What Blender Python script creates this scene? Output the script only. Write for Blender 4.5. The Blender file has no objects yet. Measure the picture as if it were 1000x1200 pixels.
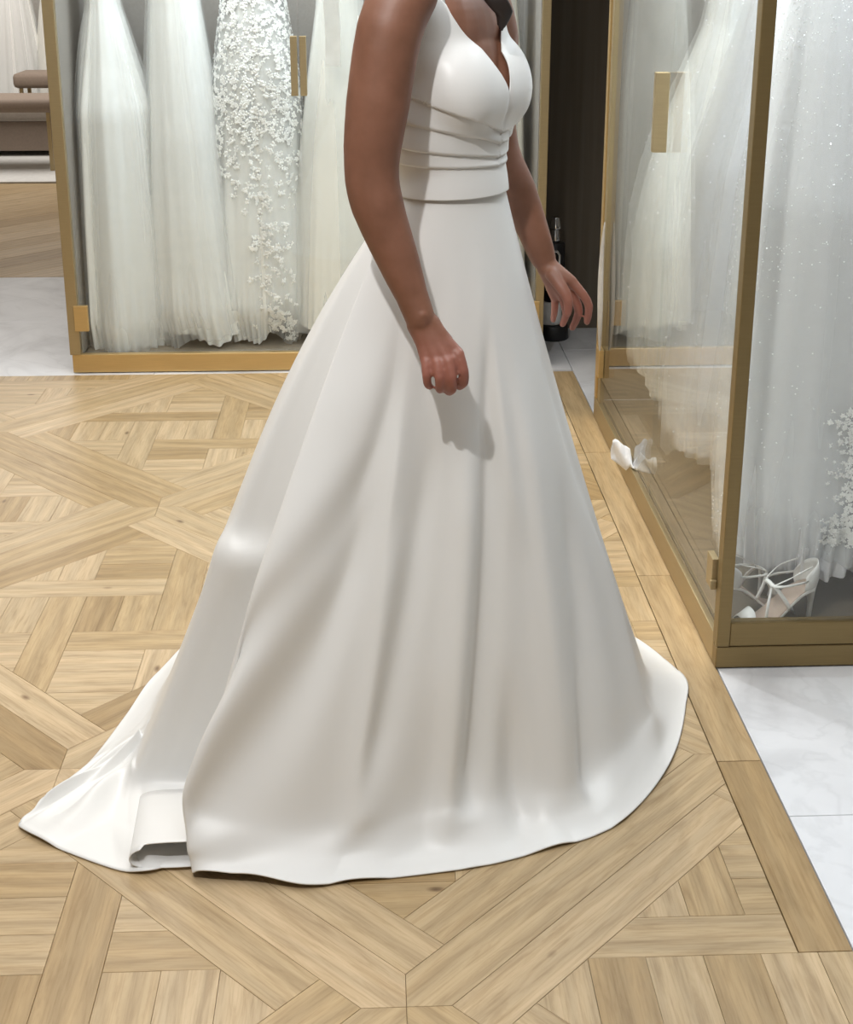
import bpy, bmesh, math, random
import numpy as np
from mathutils import Vector, Matrix
from mathutils.bvhtree import BVHTree
random.seed(7); RNG = np.random.RandomState(7)
SC = bpy.context.scene
COL = SC.collection
PI = math.pi

# ------------------------------------------------------------------ camera
CY = 450.0
F = math.sqrt((5500 - CY) * (CY + 62.5))
TH = math.atan((CY + 62.5) / F)
YAW = math.atan(69 * math.cos(TH) / F)
HC = 1.45
cam = bpy.data.cameras.new('camera'); cam_o = bpy.data.objects.new('camera', cam); COL.objects.link(cam_o)
cam.sensor_fit = 'HORIZONTAL'; cam.sensor_width = 36; cam.lens = F * 36 / 1000
cam.shift_y = -(600 - CY) / 1000
cam.clip_start = .05; cam.clip_end = 60
cam_o.location = (0, 0, HC); cam_o.rotation_euler = (PI / 2 - TH, 0, -YAW)
SC.camera = cam_o
fw = np.array([math.sin(YAW) * math.cos(TH), math.cos(YAW) * math.cos(TH), -math.sin(TH)])
rt = np.array([math.cos(YAW), -math.sin(YAW), 0]); up = np.cross(rt, fw); C0 = np.array([0, 0, HC])
def proj(P):
    v = np.asarray(P) - C0
    d = v @ fw
    return 500 + F * (v @ rt) / d, CY - F * (v @ up) / d

# ------------------------------------------------------------------ world, light, exposure
SC.view_settings.view_transform = 'Standard'; SC.view_settings.look = 'None'
SC.view_settings.exposure = -0.1; SC.view_settings.gamma = 1.0; SC.view_settings.use_curve_mapping = False
SC.cycles.transparent_max_bounces = 40
w = bpy.data.worlds.new('world'); SC.world = w; w.use_nodes = True
w.node_tree.nodes['Background'].inputs[0].default_value = (1, .97, .93, 1)
w.node_tree.nodes['Background'].inputs[1].default_value = .3
def light(name, kind, loc, target, energy, color, tilt=None, **kw):
    l = bpy.data.lights.new(name, kind); l.energy = energy; l.color = color
    for k, v in kw.items(): setattr(l, k, v)
    o = bpy.data.objects.new(name, l); COL.objects.link(o); o.location = loc
    d = Vector(target) - Vector(loc)
    o.rotation_euler = d.to_track_quat('-Z', 'Y').to_euler() if not tilt else tilt
    return o
WARM = (1, .93, .82); COOL = (.80, .90, 1)
light('key_spot', 'SPOT', (-.46, .66, 2.75), (.12, 2.1, .6), 118, (1, .985, .965), spot_size=1.25, spot_blend=.7, shadow_soft_size=.035)
light('ceiling_fill_light', 'AREA', (-.35, 1.5, 2.9), (-.35, 1.5, 0), 44, (.93, .965, 1), shape='RECTANGLE', size=2.2, size_y=2.0)  # soft overhead fill added for the general light, no fixture behind it
light('ceiling_fill_light', 'AREA', (-.7, 3.7, 2.9), (-.7, 3.7, 0), 50, (1, .95, .88), shape='RECTANGLE', size=1.6, size_y=1.6)  # second added fill, brightens floor and gowns at the left cabinet
light('floor_spot', 'SPOT', (.35, 3.9, 2.85), (.62, 3.4, 0), 110, (1, .88, .66), spot_size=.6, spot_blend=.5, shadow_soft_size=.05)
light('marble_spot', 'SPOT', (-.27, 3.72, 2.88), (1.02, 2.0, 0), 85, (.93, .96, 1), spot_size=.55, spot_blend=.3, shadow_soft_size=.03)
light('marble_spot', 'SPOT', (-2.1, 4.0, 2.85), (-1.35, 5.0, 0), 60, (.93, .96, 1), spot_size=.8, spot_blend=.4, shadow_soft_size=.05)
light('cabinet_light', 'AREA', (-.22, 4.79, 2.2), (-.22, 5.0, 0), 30, COOL, tilt=(math.radians(9), 0, 0), shape='RECTANGLE', size=1.5, size_y=.12)
light('cabinet_light', 'AREA', (1.0, 3.36, 2.22), (.95, 3.3, 0), 27, COOL, tilt=(0, 0, 0), shape='RECTANGLE', size=.5, size_y=1.5)
light('cabinet_light', 'AREA', (1.0, 2.63, 2.2), (.95, 3.3, 0), 12, COOL, tilt=(math.radians(9), 0, 0), shape='RECTANGLE', size=.5, size_y=.08)
light('far_room_light', 'AREA', (-2.4, 9.5, 2.8), (-2.4, 9.9, 0), 85, (1, .96, .92), shape='RECTANGLE', size=2, size_y=2)

# ------------------------------------------------------------------ helpers
def prop(o, label=None, cat=None, group=None, kind=None):
    if label: o['label'] = label
    if cat: o['category'] = cat
    if group: o['group'] = group
    if kind: o['kind'] = kind
    return o
def thing(name, label, cat, loc=(0, 0, 0), rz=0, group=None):
    o = bpy.data.objects.new(name, None); COL.objects.link(o); o.location = loc; o.rotation_euler = (0, 0, rz)
    o.empty_display_size = .05
    return prop(o, label, cat, group)
def link(name, me, mat=None, parent=None, smooth=False, kind=None, label=None):
    if mat is not None: me.materials.append(mat)
    o = bpy.data.objects.new(name, me); COL.objects.link(o)
    if parent: o.parent = parent
    if smooth: me.shade_smooth()
    if kind: o['kind'] = kind
    if label: o['label'] = label
    return o
def mesh(name, V, Fc):
    me = bpy.data.meshes.new(name); me.from_pydata([tuple(map(float, v)) for v in V], [], [tuple(map(int, f)) for f in Fc]); me.update()
    return me
def bm_mesh(name, bm):
    me = bpy.data.meshes.new(name); bm.normal_update(); bm.to_mesh(me); bm.free(); return me
def add_box(bm, x0, x1, y0, y1, z0, z1, bevel=0.0, seg=2):
    r = bmesh.ops.create_cube(bm, size=1)
    vs = r['verts']
    bmesh.ops.scale(bm, vec=(x1 - x0, y1 - y0, z1 - z0), verts=vs)
    bmesh.ops.translate(bm, vec=((x0 + x1) / 2, (y0 + y1) / 2, (z0 + z1) / 2), verts=vs)
    if bevel:
        es = list({e for v in vs for e in v.link_edges})
        bmesh.ops.bevel(bm, geom=es, offset=bevel, segments=seg, affect='EDGES', profile=.5)
def box(name, x0, x1, y0, y1, z0, z1, mat, parent=None, bevel=.002, **kw):
    bm = bmesh.new(); add_box(bm, x0, x1, y0, y1, z0, z1, bevel)
    return link(name, bm_mesh(name, bm), mat, parent, **kw)
def grid_faces(nu, nv, closed=True):
    i = np.arange(nu if closed else nu - 1)[:, None]; j = np.arange(nv - 1)[None, :]
    a = i * nv + j; b = ((i + 1) % nu) * nv + j
    return np.stack([a, b, b + 1, a + 1], -1).reshape(-1, 4)
def tube(bm, pts, rads, seg=8, cap=True):
    pts = [Vector(p) for p in pts]; rings = []
    if not hasattr(rads, '__len__'): rads = [rads] * len(pts)
    prev = None
    for i, p in enumerate(pts):
        t = (pts[min(i + 1, len(pts) - 1)] - pts[max(i - 1, 0)]).normalized()
        a = prev if prev else (Vector((0, 0, 1)) if abs(t.z) < .9 else Vector((1, 0, 0)))
        a = (a - t * a.dot(t)).normalized(); prev = a; b = t.cross(a)
        rings.append([bm.verts.new(p + (a * math.cos(k * 2 * PI / seg) + b * math.sin(k * 2 * PI / seg)) * rads[i]) for k in range(seg)])
    for r0, r1 in zip(rings, rings[1:]):
        for k in range(seg):
            bm.faces.new((r0[k], r0[(k + 1) % seg], r1[(k + 1) % seg], r1[k]))
    if cap:
        bm.faces.new(rings[0][::-1]); bm.faces.new(rings[-1])
def catmull(P, n, closed=False):
    P = np.asarray(P, float); m = len(P); out = []
    s = np.linspace(0, m if closed else m - 1, n, endpoint=not closed)
    for q in s:
        i = int(math.floor(q)); f = q - i
        if not closed and i >= m - 1: i, f = m - 2, 1.0
        if closed: ids = [(i - 1) % m, i % m, (i + 1) % m, (i + 2) % m]
        else: ids = [max(i - 1, 0), i, i + 1, min(i + 2, m - 1)]
        a, b, c, d = P[ids[0]], P[ids[1]], P[ids[2]], P[ids[3]]
        out.append(.5 * ((2 * b) + (c - a) * f + (2 * a - 5 * b + 4 * c - d) * f * f + (3 * b - a - 3 * c + d) * f ** 3))
    return np.array(out)

# ------------------------------------------------------------------ materials
def M(name):
    m = bpy.data.materials.new(name); m.use_nodes = True
    nt = m.node_tree; b = nt.nodes['Principled BSDF']
    return m, nt, b
def nd(nt, t, **kw):
    n = nt.nodes.new(t)
    for k, v in kw.items():
        if k.startswith('i_'):
            key = k[2:]; n.inputs[int(key) if key.isdigit() else key].default_value = v
        else: setattr(n, k, v)
    return n
def ramp(nt, stops):
    r = nt.nodes.new('ShaderNodeValToRGB'); e = r.color_ramp.elements
    while len(e) < len(stops): e.new(.5)
    for k, (p, c) in enumerate(stops): e[k].position = p; e[k].color = (*c, 1) if len(c) == 3 else c
    return r
def simple(name, col, rough=.5, metal=0, bump=0, bscale=200, **kw):
    m, nt, b = M(name)
    b.inputs['Roughness'].default_value = rough; b.inputs['Metallic'].default_value = metal
    tc = nd(nt, 'ShaderNodeTexCoord'); n = nd(nt, 'ShaderNodeTexNoise', i_Scale=bscale * .25, i_Detail=4.0)
    nt.links.new(tc.outputs['Object'], n.inputs['Vector'])
    r = ramp(nt, [(.3, tuple(c * .93 for c in col)), (.7, tuple(min(1, c * 1.05) for c in col))])
    nt.links.new(n.outputs['Fac'], r.inputs[0]); nt.links.new(r.outputs[0], b.inputs['Base Color'])
    if bump:
        n2 = nd(nt, 'ShaderNodeTexNoise', i_Scale=bscale, i_Detail=3.0); nt.links.new(tc.outputs['Object'], n2.inputs['Vector'])
        bp = nd(nt, 'ShaderNodeBump', i_Strength=bump, i_Distance=.002); nt.links.new(n2.outputs['Fac'], bp.inputs['Height'])
        nt.links.new(bp.outputs[0], b.inputs['Normal'])
    for k, v in kw.items(): b.inputs[k.replace('_', ' ')].default_value = v
    return m
def mat_wood():
    m, nt, b = M('oak')
    uv = nd(nt, 'ShaderNodeUVMap', uv_map='UVMap'); at = nd(nt, 'ShaderNodeAttribute', attribute_name='tint')
    mp = nd(nt, 'ShaderNodeMapping'); mp.inputs['Scale'].default_value = (3.2, 30, 1)
    nt.links.new(uv.outputs[0], mp.inputs[0])
    n1 = nd(nt, 'ShaderNodeTexNoise', i_Scale=2.0, i_Detail=7.0, i_Roughness=.62, i_Distortion=.9); nt.links.new(mp.outputs[0], n1.inputs['Vector'])
    mp2 = nd(nt, 'ShaderNodeMapping'); mp2.inputs['Scale'].default_value = (1.3, 6, 1); nt.links.new(uv.outputs[0], mp2.inputs[0])
    wv = nd(nt, 'ShaderNodeTexWave', wave_type='RINGS', i_Scale=1.1, i_Distortion=7.0, i_Detail=3.0); nt.links.new(mp2.outputs[0], wv.inputs['Vector'])
    wv.inputs['Detail Scale'].default_value = 1.2
    r1 = ramp(nt, [(.25, (.39, .272, .15)), (.5, (.52, .385, .232)), (.78, (.60, .46, .292))])
    nt.links.new(n1.outputs['Fac'], r1.inputs[0])
    mpf = nd(nt, 'ShaderNodeMapping'); mpf.inputs['Scale'].default_value = (9, 210, 1); nt.links.new(uv.outputs[0], mpf.inputs[0])
    nf = nd(nt, 'ShaderNodeTexNoise', i_Scale=1.0, i_Detail=5.0, i_Roughness=.6); nt.links.new(mpf.outputs[0], nf.inputs['Vector'])
    rf = ramp(nt, [(.36, (.80, .77, .72)), (.52, (1, 1, 1))]); nt.links.new(nf.outputs['Fac'], rf.inputs[0])
    mf = nd(nt, 'ShaderNodeMix', data_type='RGBA', blend_type='MULTIPLY'); mf.inputs[0].default_value = .75
    nt.links.new(r1.outputs[0], mf.inputs[6]); nt.links.new(rf.outputs[0], mf.inputs[7])
    mx = nd(nt, 'ShaderNodeMix', data_type='RGBA', blend_type='MULTIPLY'); mx.inputs[0].default_value = .16
    nt.links.new(mf.outputs[2], mx.inputs[6]); nt.links.new(wv.outputs['Color'], mx.inputs[7])
    # tint: each board lighter / darker / yellower
    rt_ = ramp(nt, [(0, (.70, .63, .48)), (.3, (.88, .83, .69)), (.6, (1.0, 1.0, .96)), (1, (1.16, 1.16, 1.16))])
    nt.links.new(at.outputs['Fac'], rt_.inputs[0])
    m2 = nd(nt, 'ShaderNodeMix', data_type='RGBA', blend_type='MULTIPLY'); m2.inputs[0].default_value = .9
    nt.links.new(mx.outputs[2], m2.inputs[6]); nt.links.new(rt_.outputs[0], m2.inputs[7])
    # knots
    vo = nd(nt, 'ShaderNodeTexVoronoi', i_Scale=1.0); mp3 = nd(nt, 'ShaderNodeMapping'); mp3.inputs['Scale'].default_value = (3.4, 7.5, 1)
    nt.links.new(uv.outputs[0], mp3.inputs[0]); nt.links.new(mp3.outputs[0], vo.inputs['Vector'])
    kr = ramp(nt, [(0, (.30, .24, .2)), (.022, (.45, .38, .33)), (.06, (1, 1, 1))]); nt.links.new(vo.outputs['Distance'], kr.inputs[0])
    m3 = nd(nt, 'ShaderNodeMix', data_type='RGBA', blend_type='MULTIPLY'); m3.inputs[0].default_value = 1
    nt.links.new(m2.outputs[2], m3.inputs[6]); nt.links.new(kr.outputs[0], m3.inputs[7])
    nt.links.new(m3.outputs[2], b.inputs['Base Color'])
    b.inputs['Roughness'].default_value = .36; b.inputs['Specular IOR Level'].default_value = .45
    bp = nd(nt, 'ShaderNodeBump', i_Strength=.12, i_Distance=.001); nt.links.new(n1.outputs['Fac'], bp.inputs['Height']); nt.links.new(bp.outputs[0], b.inputs['Normal'])
    return m
def mat_marble():
    m, nt, b = M('marble')
    tc = nd(nt, 'ShaderNodeTexCoord')
    n0 = nd(nt, 'ShaderNodeTexNoise', i_Scale=2.5, i_Detail=6.0, i_Distortion=1.6); nt.links.new(tc.outputs['Object'], n0.inputs['Vector'])
    r0 = ramp(nt, [(.3, (.55, .555, .57)), (.5, (.70, .71, .73)), (.7, (.76, .77, .79))]); nt.links.new(n0.outputs['Fac'], r0.inputs[0])
    n1 = nd(nt, 'ShaderNodeTexNoise', i_Scale=3.0, i_Detail=5.0, i_Distortion=1.0); nt.links.new(tc.outputs['Object'], n1.inputs['Vector'])
    r1 = ramp(nt, [(.475, (1, 1, 1)), (.5, (.80, .80, .80)), (.525, (1, 1, 1))]); nt.links.new(n1.outputs['Fac'], r1.inputs[0])
    mx = nd(nt, 'ShaderNodeMix', data_type='RGBA', blend_type='MULTIPLY'); mx.inputs[0].default_value = .35
    nt.links.new(r0.outputs[0], mx.inputs[6]); nt.links.new(r1.outputs[0], mx.inputs[7]); nt.links.new(mx.outputs[2], b.inputs['Base Color'])
    b.inputs['Roughness'].default_value = .3
    return m
def mat_glass():
    m, nt, b = M('clear_glass'); nt.nodes.remove(b)
    out = nt.nodes['Material Output']
    tr = nd(nt, 'ShaderNodeBsdfTransparent', i_Color=(.975, .985, .98, 1)); gl = nd(nt, 'ShaderNodeBsdfGlossy', i_Roughness=0.0)
    # reflectance of one glass surface by Schlick's formula, the same from either side
    ge = nd(nt, 'ShaderNodeNewGeometry'); dt = nd(nt, 'ShaderNodeVectorMath', operation='DOT_PRODUCT')
    nt.links.new(ge.outputs['Incoming'], dt.inputs[0]); nt.links.new(ge.outputs['True Normal'], dt.inputs[1])
    ab = nd(nt, 'ShaderNodeMath', operation='ABSOLUTE'); su = nd(nt, 'ShaderNodeMath', operation='SUBTRACT', i_0=1.0)
    pw = nd(nt, 'ShaderNodeMath', operation='POWER', i_1=5.0); ma = nd(nt, 'ShaderNodeMath', operation='MULTIPLY_ADD', i_1=.96, i_2=.04)
    nt.links.new(dt.outputs['Value'], ab.inputs[0]); nt.links.new(ab.outputs[0], su.inputs[1]); nt.links.new(su.outputs[0], pw.inputs[0]); nt.links.new(pw.outputs[0], ma.inputs[0])
    mx = nd(nt, 'ShaderNodeMixShader')
    nt.links.new(ma.outputs[0], mx.inputs[0]); nt.links.new(tr.outputs[0], mx.inputs[1]); nt.links.new(gl.outputs[0], mx.inputs[2]); nt.links.new(mx.outputs[0], out.inputs[0])
    return m
def mat_tulle(name, col, alpha, streak=14):
    m, nt, b = M(name)
    uv = nd(nt, 'ShaderNodeUVMap', uv_map='UVMap'); mp = nd(nt, 'ShaderNodeMapping'); mp.inputs['Scale'].default_value = (streak, 1.2, 1)
    nt.links.new(uv.outputs[0], mp.inputs[0])
    n = nd(nt, 'ShaderNodeTexNoise', i_Scale=1.0, i_Detail=2.0, i_Roughness=.4); nt.links.new(mp.outputs[0], n.inputs['Vector'])
    mr = nd(nt, 'ShaderNodeMapRange'); mr.inputs['From Min'].default_value = .3; mr.inputs['From Max'].default_value = .7
    mr.inputs['To Min'].default_value = max(0, alpha - .08); mr.inputs['To Max'].default_value = min(1, alpha + .08)
    nt.links.new(n.outputs['Fac'], mr.inputs[0]); nt.nodes.remove(b)
    df = nd(nt, 'ShaderNodeBsdfDiffuse', i_Color=(*col, 1)); tl = nd(nt, 'ShaderNodeBsdfTranslucent', i_Color=(*col, 1)); tr = nd(nt, 'ShaderNodeBsdfTransparent')
    m1 = nd(nt, 'ShaderNodeMixShader'); m1.inputs[0].default_value = .45; m2 = nd(nt, 'ShaderNodeMixShader')
    nt.links.new(df.outputs[0], m1.inputs[1]); nt.links.new(tl.outputs[0], m1.inputs[2])
    nt.links.new(mr.outputs[0], m2.inputs[0]); nt.links.new(tr.outputs[0], m2.inputs[1]); nt.links.new(m1.outputs[0], m2.inputs[2])
    nt.links.new(m2.outputs[0], nt.nodes['Material Output'].inputs[0])
    return m
def mat_cloth(name, col, rough=.55, streak=40, sheen=.2, spec=.35, contrast=.07):
    m, nt, b = M(name)
    uv = nd(nt, 'ShaderNodeUVMap', uv_map='UVMap'); mp = nd(nt, 'ShaderNodeMapping'); mp.inputs['Scale'].default_value = (streak, 1.5, 1)
    nt.links.new(uv.outputs[0], mp.inputs[0])
    n = nd(nt, 'ShaderNodeTexNoise', i_Scale=1.0, i_Detail=4.0); nt.links.new(mp.outputs[0], n.inputs['Vector'])
    r = ramp(nt, [(.3, tuple(c * (1 - contrast) for c in col)), (.7, col)]); nt.links.new(n.outputs['Fac'], r.inputs[0]); nt.links.new(r.outputs[0], b.inputs['Base Color'])
    b.inputs['Roughness'].default_value = rough; b.inputs['Specular IOR Level'].default_value = spec
    b.inputs['Sheen Weight'].default_value = sheen
    tc = nd(nt, 'ShaderNodeTexCoord'); n2 = nd(nt, 'ShaderNodeTexNoise', i_Scale=900.0); nt.links.new(tc.outputs['Object'], n2.inputs['Vector'])
    bp = nd(nt, 'ShaderNodeBump', i_Strength=.05, i_Distance=.001); nt.links.new(n2.outputs['Fac'], bp.inputs['Height']); nt.links.new(bp.outputs[0], b.inputs['Normal'])
    return m
def mat_skin():
    m, nt, b = M('skin')
    tc = nd(nt, 'ShaderNodeTexCoord')
    n = nd(nt, 'ShaderNodeTexNoise', i_Scale=18.0, i_Detail=5.0); nt.links.new(tc.outputs['Object'], n.inputs['Vector'])
    r = ramp(nt, [(.3, (.185, .080, .046)), (.6, (.235, .105, .064)), (.8, (.27, .125, .08))]); nt.links.new(n.outputs['Fac'], r.inputs[0])
    at = nd(nt, 'ShaderNodeAttribute', attribute_name='rosy')
    mx = nd(nt, 'ShaderNodeMix', data_type='RGBA'); mx.inputs[7].default_value = (.36, .135, .10, 1)
    nt.links.new(at.outputs['Fac'], mx.inputs[0]); nt.links.new(r.outputs[0], mx.inputs[6]); nt.links.new(mx.outputs[2], b.inputs['Base Color'])
    b.inputs['Roughness'].default_value = .5; b.inputs['Subsurface Weight'].default_value = .12
    b.inputs['Subsurface Radius'].default_value = (.012, .005, .003); b.inputs['Subsurface Scale'].default_value = 1
    n2 = nd(nt, 'ShaderNodeTexNoise', i_Scale=260.0, i_Detail=3.0); nt.links.new(tc.outputs['Object'], n2.inputs['Vector'])
    bp = nd(nt, 'ShaderNodeBump', i_Strength=.1, i_Distance=.001); nt.links.new(n2.outputs['Fac'], bp.inputs['Height']); nt.links.new(bp.outputs[0], b.inputs['Normal'])
    return m
def mat_brass(name, col, rough):
    m, nt, b = M(name)
    tc = nd(nt, 'ShaderNodeTexCoord'); mp = nd(nt, 'ShaderNodeMapping'); mp.inputs['Scale'].default_value = (3, 3, 60)
    nt.links.new(tc.outputs['Object'], mp.inputs[0]); n = nd(nt, 'ShaderNodeTexNoise', i_Scale=4.0, i_Detail=3.0); nt.links.new(mp.outputs[0], n.inputs['Vector'])
    r = ramp(nt, [(.3, tuple(c * .93 for c in col)), (.7, col)]); nt.links.new(n.outputs['Fac'], r.inputs[0]); nt.links.new(r.outputs[0], b.inputs['Base Color'])
    b.inputs['Metallic'].default_value = .75; b.inputs['Roughness'].default_value = rough
    return m
WOOD = mat_wood(); MARBLE = mat_marble(); GLASS = mat_glass(); SKIN = mat_skin()
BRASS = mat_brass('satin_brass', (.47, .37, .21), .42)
BRASS_D = mat_brass('shaded_brass', (.29, .21, .095), .45)  # same brass, darker: shade on posts and front frames put into the colour
BRASS_B = mat_brass('lit_brass', (.70, .50, .23), .35)  # same brass, lighter: the light falling on it put into the colour
GROOVE = simple('dark_gap', (.03, .024, .018), .8)
SUB = simple('floor_underlay', (.20, .13, .07), .9)
TAUPE = simple('taupe_fabric', (.29, .265, .235), .85, bump=.2, bscale=600)
TAUPE_D = simple('taupe_base', (.20, .165, .12), .8, bump=.2, bscale=500)
WALLM = simple('wall_paint', (.62, .60, .56), .8)
CEIL = simple('ceiling_paint', (.8, .79, .77), .8)
SATIN = mat_cloth('ivory_satin', (.81, .805, .785), .40, 3, .15, .5, .015)
SATIN_W = mat_cloth('white_lining', (.80, .80, .80), .6, 3, .1, .3, .02)
LINING = mat_cloth('gown_lining', (.88, .88, .85), .7, 16, .1, .2, .05)
LINING_G = mat_cloth('grey_gown_lining', (.84, .84, .86), .7, 16, .1, .2, .05)
LINING_I = mat_cloth('ivory_gown', (.86, .84, .77), .55, 14, .1, .35, .04)
TULLE = mat_tulle('white_tulle', (.92, .93, .93), .38)
TULLE_S = mat_tulle('sheer_tulle', (.92, .92, .91), .22)
PETAL = simple('lace_petal', (.92, .92, .90), .35, bscale=80)
SEQUIN = simple('sequin', (.97, .97, .99), .2, 0.3)
BLACK = simple('black_plastic', (.012, .012, .013), .4)
CHROME = simple('chrome', (.75, .76, .78), .15, 1.0)
HAIR = simple('dark_hair', (.018, .012, .010), .45, bscale=200)
PEARL = simple('ivory_leather', (.80, .79, .76), .45)
NUDE = simple('nude_insole', (.46, .36, .29), .6)
TISSUE = simple('white_tissue', (.88, .90, .94), .8, bump=.3, bscale=120)
SEAT = simple('mushroom_upholstery', (.27, .21, .165), .8, bump=.2, bscale=300)
SEAT_L = simple('beige_upholstery', (.40, .35, .30), .8)
RUG = simple('pale_rug', (.66, .65, .62), .95, bump=.5, bscale=120)
WHITE_P = simple('white_plastic', (.75, .75, .74), .4)

# dark streaked fabric wall
def mat_darkwall():
    m, nt, b = M('brown_wallcovering')
    tc = nd(nt, 'ShaderNodeTexCoord'); mp = nd(nt, 'ShaderNodeMapping'); mp.inputs['Scale'].default_value = (28, 28, .8)
    nt.links.new(tc.outputs['Object'], mp.inputs[0]); n = nd(nt, 'ShaderNodeTexNoise', i_Scale=1.0, i_Detail=6.0); nt.links.new(mp.outputs[0], n.inputs['Vector'])
    r = ramp(nt, [(.3, (.085, .068, .046)), (.7, (.125, .103, .076))]); nt.links.new(n.outputs['Fac'], r.inputs[0]); nt.links.new(r.outputs[0], b.inputs['Base Color'])
    b.inputs['Roughness'].default_value = .75
    return m
DARKWALL = mat_darkwall()

# ------------------------------------------------------------------ room shell
def struct(name, *a, **kw):
    o = box(name, *a, bevel=0, **kw); o['kind'] = 'structure'; return o
floor = struct('floor', -4.2, 2.6, -2.6, 11.6, -.12, -.012, SUB)
struct('ceiling', -4.3, 2.7, -2.7, 11.7, 3.0, 3.1, CEIL)
struct('wall_left', -4.3, -4.2, -2.6, 11.6, -.12, 3.0, WALLM)
struct('wall_right', 2.6, 2.7, -2.6, 11.6, -.12, 3.0, WALLM)
struct('wall_front', -4.3, 2.7, -2.7, -2.6, -.12, 3.0, WALLM)
struct('wall_back', -4.3, 2.7, 11.6, 11.7, -.12, 3.0, WALLM)
struct('wall_middle', .612, 2.6, 5.26, 5.36, -.012, 3.0, DARKWALL)

# --- parquet: convex polygon clipping
def clip(poly, a, b, c):            # keep a*x + b*y <= c
    out = []
    for i in range(len(poly)):
        p, q = poly[i], poly[(i + 1) % len(poly)]
        dp, dq = a * p[0] + b * p[1] - c, a * q[0] + b * q[1] - c
        if dp <= 0: out.append(p)
        if (dp < 0 < dq) or (dq < 0 < dp):
            t = dp / (dp - dq); out.append((p[0] + (q[0] - p[0]) * t, p[1] + (q[1] - p[1]) * t))
    return out
def area(p): return .5 * sum(p[i][0] * p[(i + 1) % len(p)][1] - p[(i + 1) % len(p)][0] * p[i][1] for i in range(len(p)))
def rect(x0, x1, y0, y1): return [(x0, y0), (x1, y0), (x1, y1), (x0, y1)]
HP = .6247                           # half panel
KX, KY = .037, 1.606
W1, W2 = .0655 / math.sqrt(2), .1875 / math.sqrt(2)
boards = []                          # (polygon, grain angle)
R2 = 1 / math.sqrt(2)
X0, X1, Y0, Y1 = -2.3, .717, 1.0, 4.70
def put(poly, ang):
    for a, b, c in ((1, 0, X1), (-1, 0, -X0), (0, 1, Y1), (0, -1, -Y0)): 
        if len(poly) >= 3: poly = clip(poly, a, b, c)
    if len(poly) >= 3 and area(poly) > 1.5e-4: boards.append((poly, ang))
def local(poly, cx, cy, rot):
    c, s = math.cos(rot), math.sin(rot)
    return [(cx + x * c - y * s, cy + x * s + y * c) for x, y in poly]
for i in range(-6, 4):
    for j in range(-3, 7):
        cx, cy = KX + i * HP, KY + j * HP
        if (i + j) % 2 == 0:         # node: a pinwheel of four three-board bands
            for q in range(2):
                L = HP * math.sqrt(2); rot = PI / 4 + q * PI / 2      # boards run on to the next node
                mid = rect(0, L, -W1, W1)
                for a_, b_, c_ in ((-1, 1, 0), (-1, -1, 0), (1, 1, L), (1, -1, L)): mid = clip(mid, a_, b_, c_)
                for p_ in (mid, rect(W1, L - W2, -W2, -W1), rect(W2, L - W1, W1, W2)): put(local(p_, cx, cy, rot), rot)
        else:                        # diamond cell between four bands
            D = HP - W2 * math.sqrt(2)
            def cell(x0, x1, y0, y1, ang):
                p = rect(x0, x1, y0, y1)
                for a, b in ((1, 1), (1, -1), (-1, 1), (-1, -1)):
                    if len(p) >= 3: p = clip(p, a, b, D)
                if len(p) >= 3: put([(cx + x, cy + y) for x, y in p], ang)
            g = .0875
            for k in range(4):       # four long boards in a pinwheel
                c, s = [(1, 0), (0, 1), (-1, 0), (0, -1)][k]
                def R(x0, x1, y0, y1, ang):
                    xs = [x0 * c - y0 * s, x1 * c - y1 * s]; ys = [x0 * s + y0 * c, x1 * s + y1 * c]
                    cell(min(xs), max(xs), min(ys), max(ys), ang + k * PI / 2)
                R(-2 * g, -g, -D, g, PI / 2)                       # left long board
                for n in range(4):                                 # short fillers outside it
                    R(-D, -2 * g, -g * (n + 2), -g * (n + 1), 0)
                    if n < 3: R(-2 * g - g * (n + 1), -2 * g - g * n, -g, g, PI / 2)
            for n in range(2): cell(-g + n * g, n * g, -g, g, PI / 2)
def plank_geo(poly, ang, tint, inset=.0003, th=.011, ztop=0.0):
    A = area(poly)
    if A < 0: poly = poly[::-1]
    n = len(poly); cx = sum(p[0] for p in poly) / n; cy = sum(p[1] for p in poly) / n
    def ins(d):
        q = list(poly)
        for i in range(n):
            (ax, ay), (bx, by) = poly[i], poly[(i + 1) % n]
            l = math.hypot(bx - ax, by - ay)
            if l < 1e-6: continue
            nx, ny = (by - ay) / l, -(bx - ax) / l
            q = clip(q, nx, ny, nx * ax + ny * ay - d)
            if len(q) < 3: return None
        return q
    a = ins(inset)
    if not a: return None
    b_ = [(cx + (x - cx) * .0 + x * 1.0 - cx * .0, y) for x, y in a]
    V = []; Fc = []
    top = ins(inset + .0005)
    if top and len(top) == len(a):
        V = [(x, y, ztop - th) for x, y in a] + [(x, y, ztop - .0005) for x, y in a] + [(x, y, ztop) for x, y in top]; m = len(a)
        Fc = [(i, (i + 1) % m, m + (i + 1) % m, m + i) for i in range(m)] + [(m + i, m + (i + 1) % m, 2 * m + (i + 1) % m, 2 * m + i) for i in range(m)] + [tuple(range(2 * m, 3 * m))]
    else:
        V = [(x, y, ztop - th) for x, y in a] + [(x, y, ztop) for x, y in a]; m = len(a)
        Fc = [(i, (i + 1) % m, m + (i + 1) % m, m + i) for i in range(m)] + [tuple(range(m, 2 * m))]
    c, s = math.cos(-ang), math.sin(-ang); ou, ov = random.uniform(0, 60), random.uniform(0, 60)
    UV = [(x * c - y * s + ou, x * s + y * c + ov) for x, y, z in V]
    return V, Fc, UV, tint
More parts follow.
